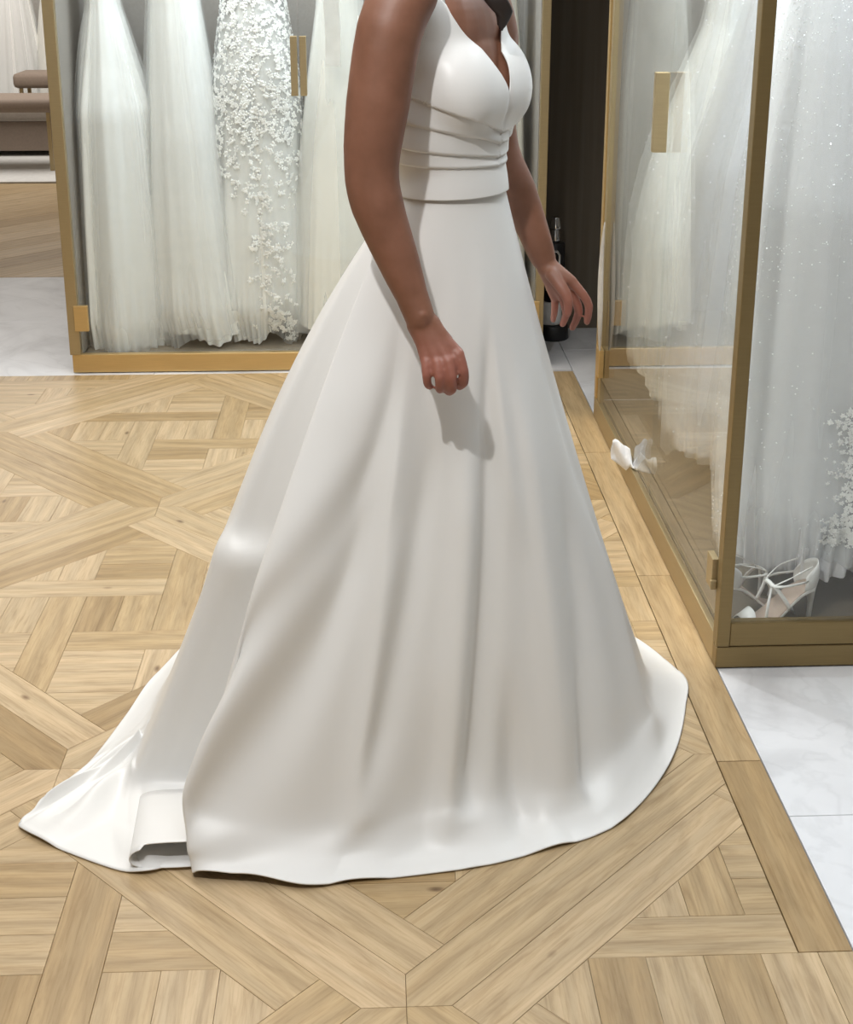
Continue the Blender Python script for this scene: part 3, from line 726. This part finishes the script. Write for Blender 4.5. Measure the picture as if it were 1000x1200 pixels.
# far hand: thumb side to the camera, fingers spread downward
zF = 2.40
def px_at(x, y, Y):
    d = fw * F + rt * (x - 500) - up * (y - CY); q = C0 + d * (Y / d[1]); return tuple(q)
WF = px_at(642, 313, 2.405)
palm_k = [(670, 330, 2.385), (666, 338, 2.40), (659, 344, 2.415), (651, 347, 2.43)]
for k, (x, y, Y) in enumerate(palm_k): chain(bb, [WF, tuple(np.array(WF) * .45 + np.array(px_at(x, y, Y)) * .55), px_at(x, y, Y)], [.020, .0145, .0108], 2)
ff = [[(670, 330, 2.385), (683, 345, 2.375), (690.5, 359, 2.375), (688, 377, 2.385)],
      [(666, 338, 2.40), (674, 351, 2.395), (678.5, 366, 2.395), (671, 384, 2.405)],
      [(659, 344, 2.415), (662, 358, 2.415), (664, 368, 2.42), (659.5, 380, 2.43)],
      [(651, 347, 2.43), (650.5, 357, 2.435), (650, 366, 2.44), (648.5, 375, 2.45)]]
for k, fg in enumerate(ff): chain(bb, [px_at(*p) for p in fg], [(.0098, .0088, .008, .0064), (.0098, .0088, .008, .0064), (.0092, .0082, .0075, .0062), (.0082, .0074, .0066, .0056)][k], 2)
chain(bb, [px_at(648, 322, 2.385), px_at(659, 338, 2.365), px_at(666, 352, 2.355), px_at(665.5, 367, 2.355)], [.0135, .0115, .0092, .0072], 2)
# legs
for s in (-1, 1):
    chain(bb, [B2W(0, .055 * s, .90), B2W(.0, .075 * s, .50), B2W(-.01, .09 * s, .30), B2W(-.01, .09 * s, .06)], [.06, .055, .052, .034], 2)
    chain(bb, [B2W(-.03, .09 * s, .032), B2W(.09, .095 * s, .028), B2W(.15, .10 * s, .022)], [.030, .028, .018], 2)
body_me = remesh(bb, .0028, 5, .5)
zz = np.zeros(len(body_me.vertices) * 3); body_me.vertices.foreach_get('co', zz); zz = zz.reshape(-1, 3)
rosy = np.clip((.90 - zz[:, 2]) / .07, 0, 1) * (zz[:, 2] > .7) * .75
at = body_me.attributes.new('rosy', 'FLOAT', 'POINT'); at.data.foreach_set('value', rosy.astype(np.float32))
bride = thing('person', 'bride seen from the side in a sleeveless ivory satin gown, arms held down', 'person', (0, 0, 0))
body = link('body', body_me, SKIN, bride, smooth=True)
# eyes and lips
EYE = simple('eye_white', (.8, .8, .78), .2); IRIS = simple('brown_iris', (.05, .025, .015), .2); LIP = simple('lip', (.42, .14, .12), .4)
for s in (-1, 1):
    bm = bmesh.new(); ell(bm, B2W(.083, .031 * s, 1.632), (.012, .014, .010)); e = link('eye', bm_mesh('eye', bm), EYE, bride, smooth=True)
    bm = bmesh.new(); ell(bm, B2W(.0935, .031 * s, 1.632), (.003, .006, .006)); link('iris', bm_mesh('iris', bm), IRIS, e, smooth=True)
bm = bmesh.new(); tube(bm, [B2W(.088, -.022, 1.567), B2W(.098, 0, 1.566), B2W(.088, .022, 1.567)], [.003, .0065, .003], 8); link('lips', bm_mesh('lips', bm), LIP, bride, smooth=True)
# hair
bm = bmesh.new()
ell(bm, B2W(-.012, 0, 1.655), (.098, .086, .105)); ell(bm, B2W(-.045, 0, 1.58), (.065, .082, .12))
rsH = np.random.RandomState(2)
for k in range(14):
    s = -.085 + k * .0122
    chain(bm, [B2W(-.05 - .02 * math.cos(s * 15), s, 1.62), B2W(-.085, s * 1.1, 1.48), B2W(-.105, s * 1.15, 1.34 + rsH.rand() * .03)], [.022, .018, .006], 2)
lockpx = [(572, -22, 2.235), (583, 2, 2.232), (591, 20, 2.236), (588, 36, 2.242)]
for k in range(7):
    d = (k - 3) * 2.6
    chain(bm, [B2W(.03, -.075, 1.66), B2W(.055, -.078, 1.54), px_at(568 + d, -40, 2.25)] + [px_at(x + d * (1 - .2 * i), y - abs(k - 3) * 2.2 * (i > 0), Y) for i, (x, y, Y) in enumerate(lockpx[1:])], [.014, .013, .010, .0075, .006, .0022], 2)
link('hair', remesh(bm, .003, 2, .5), HAIR, bride, smooth=True)

# bodice ------------------------------------------------------------------
ZC = 1.22
NPH, NV = 360, 210
phis = np.linspace(-PI, PI, NPH, endpoint=False)
deg = np.degrees(phis)
key = [(0, 1.222), (12, ZC + .050), (30, ZC + .108), (48, ZC + .133), (60, ZC + .150), (64, ZC + .158), (71, ZC + .158), (75, ZC + .135), (82, ZC + .10), (92, ZC + .06), (105, ZC + .07), (116, ZC + .13), (126, ZC + .15), (140, ZC + .12), (180, ZC + .08)]
keyn = [(0, 1.222), (5, ZC + .05), (14, ZC + .108), (28, ZC + .133), (44, ZC + .150)] + key[5:]
topf = np.where(deg >= 0, np.interp(np.abs(deg), [k[0] for k in key], [k[1] for k in key]), np.interp(np.abs(deg), [k[0] for k in keyn], [k[1] for k in keyn]))
ZB = 1.060
def torso_hit(phi, h):
    d2 = math.cos(phi) * FD + math.sin(phi) * SD
    if h <= ZC: o = Vector(B2W(-.01, 0, h)); d = Vector((d2[0], d2[1], 0))
    else:
        e = (h - ZC) / .165; o = Vector(B2W(-.01, 0, ZC)); d = Vector((d2[0] * math.cos(e), d2[1] * math.cos(e), math.sin(e)))
    hit = TB.ray_cast(o + d * .5, -d)
    return o, d, (hit[0] - o).dot(d)
HS = np.linspace(ZB - .01, 1.40, 72); PS = np.linspace(-PI, PI, 144, endpoint=False)
RAD = np.array([[torso_hit(p, h)[2] for h in HS] for p in PS])
ker = np.exp(-np.linspace(-2, 2, 9) ** 2); ker /= ker.sum()
sm = sum(np.roll(RAD, k - 4, 0) * ker[k] for k in range(9)); RADS = np.maximum(sm, RAD * .0 + sm)
pad = np.pad(RADS, ((0, 0), (2, 2)), mode='edge'); RADS = sum(pad[:, i:i + RADS.shape[1]] for i in range(5)) / 5
RADS = np.maximum(RADS, RAD)
def hull_radius(r):                  # cloth stretched round the body: convex outline
    X_, Y_ = r * np.cos(PS), r * np.sin(PS); best = r.copy(); n = len(PS)
    for i in range(n):
        for k in range(4, 40, 3):
            for a in range(2, k, 3):
                p, q = (i - a) % n, (i + k - a) % n
                d = np.array([math.cos(PS[i]), math.sin(PS[i])]); e = np.array([X_[q] - X_[p], Y_[q] - Y_[p]]); den = d[0] * e[1] - d[1] * e[0]
                if abs(den) > 1e-9: best[i] = max(best[i], (X_[p] * e[1] - Y_[p] * e[0]) / den)
    return best
RADS = np.array([hull_radius(RADS[:, j]) for j in range(RADS.shape[1])]).T
sm = sum(np.roll(RADS, k - 4, 0) * ker[k] for k in range(9)); pad = np.pad(sm, ((0, 0), (2, 2)), mode='edge'); RADS = sum(pad[:, i:i + RADS.shape[1]] for i in range(5)) / 5
def rad(phi, h):
    u = (phi + PI) / (2 * PI) * len(PS); i = int(math.floor(u)); f = u - i; v = np.clip((h - HS[0]) / (HS[1] - HS[0]), 0, len(HS) - 1.001); j = int(v); g = v - j
    a, b = RADS[i % len(PS)], RADS[(i + 1) % len(PS)]
    return (a[j] * (1 - g) + a[j + 1] * g) * (1 - f) + (b[j] * (1 - g) + b[j + 1] * g) * f
def pleat(phi, z):
    a = min(abs(math.degrees(phi)), 180) / 85.0
    sgn = math.degrees(phi) / 85.0
    aa = min(max(sgn if sgn > -.3 else -sgn * .4, -.05), 1.25)
    L = [1.163 + .062 * aa ** 1.15 if aa > 0 else 1.163, 1.143 + .038 * max(aa, 0), 1.120 + .020 * max(aa, 0), 1.106 + .008 * max(aa, 0), ZB - .002]
    if z > L[0]: return .0045 * math.exp(-(z - L[0]) / .05)
    for k in range(4):
        if L[k + 1] < z <= L[k]:
            t = (L[k] - z) / (L[k] - L[k + 1])
            return .0045 * min(t ** 1.2, (1 - t) * (L[k] - L[k + 1]) / .0022) * (1 if k < 3 else .75)
    return 0
VB = np.zeros((NPH, NV, 3))
for i, p in enumerate(phis):
    for j in range(NV):
        h = ZB + (topf[i] - ZB) * j / (NV - 1)
        d2 = math.cos(p) * FD + math.sin(p) * SD
        r = rad(p, h) + .0045 + pleat(p, h if h < ZC else h)
        if h > ZC: e = (h - ZC) / .165; zz_, rr = ZC + r * math.sin(e), r * math.cos(e)
        else: zz_, rr = h, r
        # centre fold between the two cups below the V
        if abs(deg[i]) < 12 and h > 1.17: rr -= .003 * min(1, (h - 1.17) / .02) * math.exp(-(deg[i] / 4) ** 2)
        VB[i, j] = (*[(np.array([CX, CYB]) - .01 * FD + rr * d2)[k] for k in (0, 1)], zz_)
def solid_cloth(name, V, mat, parent, closed=True, th=.002):
    n, m = V.shape[:2]; me = mesh(name, V.reshape(-1, 3), grid_faces(n, m, closed))
    uv_from(me, np.repeat(np.linspace(0, 1, n), m), np.tile(np.linspace(0, 1, m), n))
    o = link(name, me, mat, parent, smooth=True); md = o.modifiers.new('solid', 'SOLIDIFY'); md.thickness = th; md.offset = -1; return o
bod = solid_cloth('bodice', VB, SATIN, bride, th=.0025)
# straps over the shoulders (above the frame)
for s in (-1, 1):
    rows = []
    for i in range(14):
        t = i / 13; a0 = 62 + (118 - 62) * t; row = []
        for j in range(6):
            aa = math.radians((a0 + (j / 5) * 11 * (1 - .2 * t)) * s); e = (.150 + .11 * math.sin(PI * t)) / .165
            aa = math.radians(s * (62 + j / 5 * 10 + (118 - 62) * t - 0)); d2 = math.cos(aa) * FD + math.sin(aa) * SD
            d = Vector((d2[0] * math.cos(e), d2[1] * math.cos(e), math.sin(e))); o_ = Vector(B2W(-.01, 0, ZC)); hit = TB.ray_cast(o_ + d * .5, -d)
            r = (hit[0] - o_).dot(d) + .006; row.append(tuple(o_ + d * r))
        rows.append(row)
    solid_cloth('shoulder_strap', np.array(rows), SATIN, bride, closed=False)

# skirt ------------------------------------------------------------------
WC = np.array([CX, CYB]) - .01 * FD
def pull(hx, hy, d):
    v = WC - np.array([hx, hy]); v /= np.linalg.norm(v); return (hx + v[0] * d, hy + v[1] * d)
ST = []   # Qx,Qy,Qz,Hx,Hy,Hz,alpha
def S(H, q=None, zq=.05, hz=.004, al=None, d=.09):
    Q = q if q else pull(H[0], H[1], d)
    a = math.degrees(math.atan2(Q[1] - WC[1], Q[0] - WC[0])) if al is None else al
    ST.append([Q[0], Q[1], zq, H[0], H[1], hz, a])
S((.634, 2.53), d=.10, zq=.05); S((.615, 2.39), d=.085); S((.545, 2.20), d=.08); S((.443, 2.047), d=.085, zq=.055)
S((.373, 1.989), d=.09, zq=.06); S((.296, 1.957), d=.09, zq=.06); S((.184, 1.917), d=.095, zq=.06); S((.078, 1.897), d=.095, zq=.06)
S((-.048, 1.881), d=.09, zq=.06); S((-.123, 1.869), d=.10, zq=.06, hz=.012); S((-.208, 1.885), d=.075, zq=.07, hz=.022)
S((-.292, 1.897), (-.300, 1.945), .11, .016, al=-146)
S((-.302, 1.925), (-.318, 1.975), .12, .006, al=-148.5)
S((-.262, 2.02), (-.270, 2.05), .09, al=-150)
S((-.235, 2.08), (-.255, 2.12), .05, al=-151)
S((-.27, 2.03), (-.32, 2.14), .03, .006, al=-154)
S((-.335, 1.945), (-.39, 2.14), .022, .006, al=-160)
S((-.400, 1.918), (-.443, 2.142), .020, al=-167)
S((-.532, 1.984), (-.452, 2.19), .022, al=-173)
S((-.605, 2.035), (-.450, 2.235), .024, al=-176.5)
S((-.622, 2.062), (-.449, 2.255), .025, al=-178)
S((-.606, 2.10), (-.445, 2.28), .027, al=-180)
S((-.587, 2.153), (-.440, 2.31), .03, al=-183)
S((-.537, 2.245), (-.435, 2.38), .03, al=-188)
S((-.489, 2.439), (-.430, 2.46), .03, al=-195)
S((-.449, 2.60), (-.41, 2.56), .03, al=-203)
S((-.37, 2.78), d=.05, al=-222); S((-.18, 2.93), d=.05, al=-242); S((.06, 2.98), d=.05, al=-263); S((.30, 2.92), d=.05, al=-288); S((.52, 2.74), d=.07, al=-318)
ST = np.array(ST)
ST[0, 6] = ST[0, 6] if ST[0, 6] > 0 else ST[0, 6]
NU, NT = 720, 150
closed = np.vstack([ST, ST[:1] + np.array([0, 0, 0, 0, 0, 0, -360])])
K = len(ST); ss = np.linspace(0, K, NU, endpoint=False)
# place more columns where the hem is long
def cr(q):
    i = int(math.floor(q)); f = q - i
    def g(k):
        r = ST[k % K].copy(); r[6] += -360 * (k // K); return r
    a, b, c, d = g(i - 1), g(i), g(i + 1), g(i + 2)
    return .5 * ((2 * b) + (c - a) * f + (2 * a - 5 * b + 4 * c - d) * f * f + (3 * b - a - 3 * c + d) * f ** 3)
SP = np.array([cr(q) for q in ss])
al = np.radians(SP[:, 6]); WA, WB = .088, .112
ca = np.cos(al - FA); sa = np.sin(al - FA)
wr = np.array([rad((FA - a + PI) % (2 * PI) - PI, 1.066) for a in al]) + .002
Wp = WC[None] + wr[:, None] * np.stack([np.cos(al), np.sin(al)], -1)
SKW = np.stack([Wp[:, 0], Wp[:, 1], np.full(NU, 1.068)], -1)
Q = SP[:, :3]; Hh = SP[:, 3:6]
tt = np.linspace(0, 1, NT) ** 1.0
BR = .80                                    # parameter at which the cloth reaches Q
VS = np.zeros((NU, NT, 3))
back = np.clip((np.cos(al - math.radians(-200)) - .2) / .8, 0, 1)   # fuller at the back
for j, t in enumerate(tt):
    if t < BR:
        u = t / BR
        g = u ** 1.0
        gg = (1 - back) * (g * .86 + .14 * g * g) + back * (g + .16 * np.sin(PI * u) * (1 - u))
        p = SKW + (Q - SKW) * gg[:, None]; p[:, 2] = SKW[:, 2] + (Q[:, 2] - SKW[:, 2]) * u
    else:
        u = (t - BR) / (1 - BR); p = Q + (Hh - Q) * u
        p[:, 2] = Hh[:, 2] + (Q[:, 2] - Hh[:, 2]) * (1 - u) ** 1.6
    VS[:, j] = p
# round the knee between fall and train
for _ in range(14):
    A = VS.copy(); lo = int(NT * .62)
    A[:, lo:-1] = .25 * VS[:, lo - 1:-2] + .5 * VS[:, lo:-1] + .25 * VS[:, lo + 1:]; VS = A
# soft folds given by two points of the photograph that the crest passes through
PXs, PYs = proj(VS.reshape(-1, 3)); PXs = PXs.reshape(NU, NT); PYs = PYs.reshape(NU, NT)
NRM = np.zeros_like(VS)
du = np.roll(VS, -3, 0) - np.roll(VS, 3, 0); dv = np.zeros_like(VS); dv[:, 1:-1] = VS[:, 2:] - VS[:, :-2]; dv[:, 0] = dv[:, 1]; dv[:, -1] = dv[:, -2]
NRM = np.cross(dv, du); NRM /= np.linalg.norm(NRM, axis=-1, keepdims=True) + 1e-9
outv = VS - np.array([WC[0], WC[1], 0])[None, None]; outv[..., 2] = 0
flip = (NRM * outv).sum(-1) < 0; NRM[flip] *= -1
frontu = np.arange(NU) < int(NU * 11.2 / K)
frontu2 = np.arange(NU) < int(NU * 25 / K)
def locate(x, y, mask):
    d = (PXs - x) ** 2 + (PYs - y) ** 2 + (~mask)[:, None] * 1e9; i = np.argmin(d); return i // NT, i % NT
DISP = np.zeros((NU, NT))
def fold(p1, p2, w, amp, t0=.05, t1=.95, mask=frontu, ws=1.0):
    (u1, v1), (u2, v2) = locate(*p1, mask), locate(*p2, mask)
    j = np.arange(NT); uc = u1 + (u2 - u1) * (j - v1) / max(v2 - v1, 1)
    if ws: uc = np.where(j < v1, u1 + (uc - u1) * .6, uc)
    t = j / (NT - 1); env = np.clip((t - t0) / .18, 0, 1) * np.clip((t1 - t) / .12, 0, 1); env = env * env * (3 - 2 * env)
    ui = np.arange(NU)[:, None]
    wu = w / 1.0
    DISP[:] += 2.1 * amp * env[None] * np.exp(-((ui - uc[None]) / wu) ** 2) * (t[None] * .7 + .3)
FOLDS = [((405, 675), (300, 860), 11, -.020, .3, .93), ((440, 520), (405, 600), 9, -.012, .2, .75), ((365, 640), (262, 860), 12, .012, .3, .95),
         ((470, 500), (440, 800), 14, .012, .2, .9), ((505, 530), (488, 640), 8, -.012, .25, .8), ((545, 640), (530, 860), 12, .016, .25, .93),
         ((575, 500), (568, 720), 8, -.018, .12, .86), ((597, 835), (609, 945), 7, -.012, .6, .97), ((625, 560), (650, 820), 14, .010, .2, .9),
         ((683, 712), (692, 880), 8, -.012, .35, .93), ((715, 690), (752, 840), 6, .010, .4, .95), ((510, 873), (504, 935), 8, -.010, .6, .96),
         ((520, 300), (505, 420), 12, -.006, .03, .5), ((560, 300), (575, 420), 12, .006, .03, .5), ((640, 420), (680, 560), 6, -.006, .1, .7), ((450, 400), (385, 560), 16, .008, .1, .6)]
for f_ in FOLDS: fold(*f_)
# kink in the back panel and creases of the train
def bump_px(x, y, su, sv, amp, mask=frontu2):
    u, v = locate(x, y, mask); ui = np.arange(NU)[:, None] - u; vj = np.arange(NT)[None] - v
    DISP[:] += amp * np.exp(-(ui / su) ** 2 - (vj / sv) ** 2)
m2 = (np.arange(NU) > int(NU * 14.5 / K)) & frontu2
u_, v_ = locate(285, 640, m2); ui = np.arange(NU)[:, None] - u_; vj = np.arange(NT)[None] - v_ + .06 * ui
DISP += .036 / (1 + np.exp(-vj / 1.3)) * np.exp(-np.clip(vj, 0, None) / 13) * np.exp(-(ui / 30) ** 2)
VS += NRM * DISP[..., None]
rng = np.random.RandomState(4)
ui = np.arange(NU)[:, None] / NU; tj = tt[None]
tm = np.exp(-((np.arange(NU) - NU * 19.5 / K) / (NU * 2.6 / K)) ** 2)[:, None]
rip = (np.sin(ui * 170 + 9 * tj) * .5 + np.sin(ui * 97 - 14 * tj + 1) + .6 * np.sin(ui * 60 + 40 * tj)) * .011
VS[..., 2] += np.maximum(0, (tj > .78) * tm * (rip + .006) * np.clip((1 - tj) / .04, .25, 1))
hemw = (np.sin(ui * 130) + np.sin(ui * 71 + 2)) * .003 * np.clip((tj - .8) / .2, 0, 1); VS[..., 2] += np.maximum(hemw, 0)
VS[..., 2] = np.maximum(VS[..., 2], .0035)
skirt = solid_cloth('skirt', VS, SATIN, bride, th=.002)
# rolled hem lying at the mouth of the fold
pts = [(-.288, .012), (-.31, .009), (-.36, .008), (-.395, .011), (-.408, .022), (-.403, .035), (-.385, .043), (-.35, .046), (-.31, .047), (-.288, .049)]
sec = catmull(pts, 40); rows = []
for k in range(10):
    y = 1.925 + k * .02
    rows.append([(x * 1 + .006 * k * (-1 if x < -.36 else 0) * .2, y + (.012 if i > 25 and k == 0 else 0), z * (1 - .03 * k)) for i, (x, z) in enumerate(sec)])
hr = solid_cloth('rolled_hem', np.array(rows), SATIN, bride, closed=False, th=.0015)

# ------------------------------------------------------------------ sandals in the right cabinet
def sandal(loc, rz, label, zb=.0625):
    t = thing('sandal', label, 'shoe', (*loc, zb), rz, 'pair of strappy bridal sandals')
    # sole as a lofted strip, toe at -x, heel at +x; heel height .10
    N = 26; xs = np.linspace(-.105, .075, N)
    zf = [.004 + .085 * (1 / (1 + math.exp(-(x + .0) / .022))) for x in xs]
    wf = [.034 * math.sin(PI * min(1, (x + .108) / .10) * .5) ** .6 if x < -.02 else .034 - .012 * min(1, (x + .02) / .09) for x in xs]
    wf[-1] = .012; wf[0] = .014
    def strip(z0, z1, ws, name, mat):
        V = []; 
        for x, z, w_ in zip(xs, zf, wf): V += [(x, -w_ * ws, z + z0), (x, w_ * ws, z + z0), (x, w_ * ws, z + z1), (x, -w_ * ws, z + z1)]
        Fc = []
        for i in range(N - 1):
            a = i * 4; b = a + 4
            for k in range(4): Fc.append((a + k, b + k, b + (k + 1) % 4, a + (k + 1) % 4))
        Fc += [(0, 1, 2, 3), tuple(len(V) - 4 + k for k in (3, 2, 1, 0))]
        return link(name, mesh(name, V, Fc), mat, t, smooth=False)
    strip(0, .006, 1, 'sole', PEARL); strip(.0062, .008, .93, 'insole', NUDE)
    bm = bmesh.new(); tube(bm, [(.068, 0, .088), (.072, 0, .05), (.070, 0, 0)], [.013, .006, .0045], 10); link('heel', bm_mesh('heel', bm), PEARL, t, smooth=True)
    # heel cup
    rows = []
    for i in range(17):
        a = -PI * .58 + PI * 1.16 * i / 16
        rows.append([(.050 + (.030 + .004 * math.sin(PI * h)) * math.cos(a), (.024 + .004 * math.sin(PI * h)) * math.sin(a), .086 + .062 * h * (1 - .45 * (abs(a) / (PI * .58)) ** 2)) for h in np.linspace(0, 1, 7)])
    solid_cloth('heel_cup', np.array(rows), PEARL, t, closed=False, th=.002)
    def strap(P, wd=.007):
        P = catmull(P, 14); V = []
        for i, p in enumerate(P):
            V.append([tuple(p + np.array([wd * .5, 0, wd * .35])), tuple(p - np.array([wd * .5, 0, wd * .35]))])
        solid_cloth('strap', np.array(V), PEARL, t, closed=False, th=.0018)
    strap([(-.085, -.034, .010), (-.08, -.02, .035), (-.08, 0, .042), (-.08, .02, .035), (-.085, .034, .010)], .026)
    strap([(.045, -.028, .11), (.0, -.032, .108), (-.028, -.02, .105), (-.03, 0, .108), (-.028, .02, .105), (.0, .032, .108), (.045, .028, .11)])
    strap([(.052, -.026, .142), (.01, -.03, .128), (-.028, -.018, .106)]); strap([(.052, .026, .142), (.01, .03, .128), (-.028, .018, .106)])
    strap([(-.028, -.018, .106), (-.01, -.03, .08), (.005, -.032, .055)]); strap([(-.028, .018, .106), (-.01, .03, .08), (.005, .032, .055)])
    strap([(-.028, -.01, .106), (-.045, -.028, .06), (-.05, -.033, .02)])
    return t
sandal((.862, 2.615), math.radians(12), 'white strappy heeled sandal under the glittering gown, straps crossed, heel to the right')
sandal((.81, 2.665), math.radians(200), 'white strappy sandal lying behind the other, by the brass corner post')

# tissue caught in the door
bm = bmesh.new(); G = []
for i in range(15):
    row = []
    for j in range(11):
        a, b = i / 14, j / 10
        x = .668 + .098 * a; pin = 1 - .97 * math.exp(-((x - .719) / .006) ** 2)
        y = 3.60 - .14 * a + .012 * math.sin(b * 5 + a * 8)
        lo, hi = (.074 if x > .705 else .074 - .02 * math.sin(PI * a)), .134 - .012 * a + .006 * math.sin(a * 14)
        z = (.0743 + (lo - .0743) * pin) * (1 - b) + (.0743 + (hi - .0743) * pin) * b
        row.append(bm.verts.new((x, y + .006 * math.sin(a * 22) * b, z)))
    G.append(row)
for i in range(14):
    for j in range(10): bm.faces.new((G[i][j], G[i + 1][j], G[i + 1][j + 1], G[i][j + 1]))
o = link('tissue', bm_mesh('tissue', bm), TISSUE, None, smooth=True); md = o.modifiers.new('s', 'SOLIDIFY'); md.thickness = .001
prop(o, 'crumpled white tissue caught on the base of the right cabinet door', 'tissue')

# ------------------------------------------------------------------ garment steamer against the brown wall
st = thing('garment_steamer', 'black upright appliance with a chrome handle against the brown wall', 'appliance', (.70, 5.12, 0))
def cyl(name, parent, x, y, z0, z1, r0, r1, mat, seg=24):
    bm = bmesh.new(); tube(bm, [(x, y, z0), (x, y, z0 + .004), (x, y, (z0 + z1) / 2), (x, y, z1 - .004), (x, y, z1)], [r0 * .93, r0, (r0 + r1) / 2, r1, r1 * .9], seg)
    return link(name, bm_mesh(name, bm), mat, parent, smooth=True)
cyl('base', st, 0, 0, .0, .06, .062, .058, BLACK); cyl('water_tank', st, -.01, 0, .061, .15, .045, .04, WHITE_P); cyl('body', st, 0, 0, .151, .38, .044, .038, BLACK)
cyl('neck', st, 0, 0, .381, .43, .02, .016, CHROME); cyl('knob', st, 0, 0, .431, .475, .024, .016, CHROME)
bm = bmesh.new(); tube(bm, [(-.035, -.040, .20), (-.035, -.056, .33), (-.025, -.058, .355), (.0, -.058, .355), (.010, -.056, .34), (.010, -.040, .20)], .006, 8); link('handle', bm_mesh('handle', bm), CHROME, st, smooth=True)

# ------------------------------------------------------------------ beyond the opening: rug, benches, gowns
rugo = box('rug', -3.6, -1.75, 8.9, 11.2, 0.0, .012, RUG, None, .004); prop(rugo, 'pale grey rug under the benches in the room beyond', 'rug')
def bench(label, x0, x1, y0, y1, z0, z1, mat, leg=True, base=False):
    t = thing('bench', label, 'bench', ((x0 + x1) / 2, (y0 + y1) / 2, 0), 0)
    a, b = (x1 - x0) / 2, (y1 - y0) / 2
    box('seat', -a, a, -b, b, z0, z1, mat, t, .03, smooth=True)
    if base: box('base', -a + .03, a - .03, -b + .03, b - .03, .05, z0 - .001, SEAT, t, .005)
    for sx in (-1, 1):
        for sy in (-1, 1):
            cx_, cy_ = sx * (a - .05), sy * (b - .05)
            box('leg', cx_ - .013, cx_ + .013, cy_ - .013, cy_ + .013, .0125, .0495 if base else z0 - .001, BRASS, t, .002)
    return t
bench('long mushroom upholstered bench on thin brass legs, nearest in the room beyond', -3.5, -2.09, 9.3, 9.75, .40, .49, SEAT)
bench('low upholstered bench behind the long bench, beyond the opening', -3.4, -2.02, 10.0, 10.5, .26, .40, SEAT_L, base=True)
bench('small mushroom stool seat showing above the long bench, beside the cabinet edge', -2.66, -1.95, 10.55, 10.9, .44, .55, SEAT)
def small_gown(label, cx, seed, lining):
    gown(label, [(1.42, .09, .1), (1.25, .11, .12), (.95, .16, .16), (.5, .22, .2), (.2, .25, .23), (.13, .25, .2)], cx, 11.25, (cx - .3, cx + .3, 10.98, 11.5), seed, lining, 1, .07, group='gowns hanging in the far room', n=160, m=40)
small_gown('white satin gown hanging in the far room, left of its neighbour at the picture edge', -2.78, 201, LINING)
small_gown('white draped gown hanging in the far room, beside the cabinet frame', -2.42, 207, LINING_I)
rl = box('clothes_rail', -3.6, -1.9, 11.24, 11.26, 2.09, 2.11, BRASS, None, .002); prop(rl, 'brass clothes rail holding the gowns of the far room', 'rail')
for x in (-3.58, -1.92):
    box('rail_post', x - .012, x + .012, 11.24, 11.26, .0, 2.089, BRASS, rl, .002)
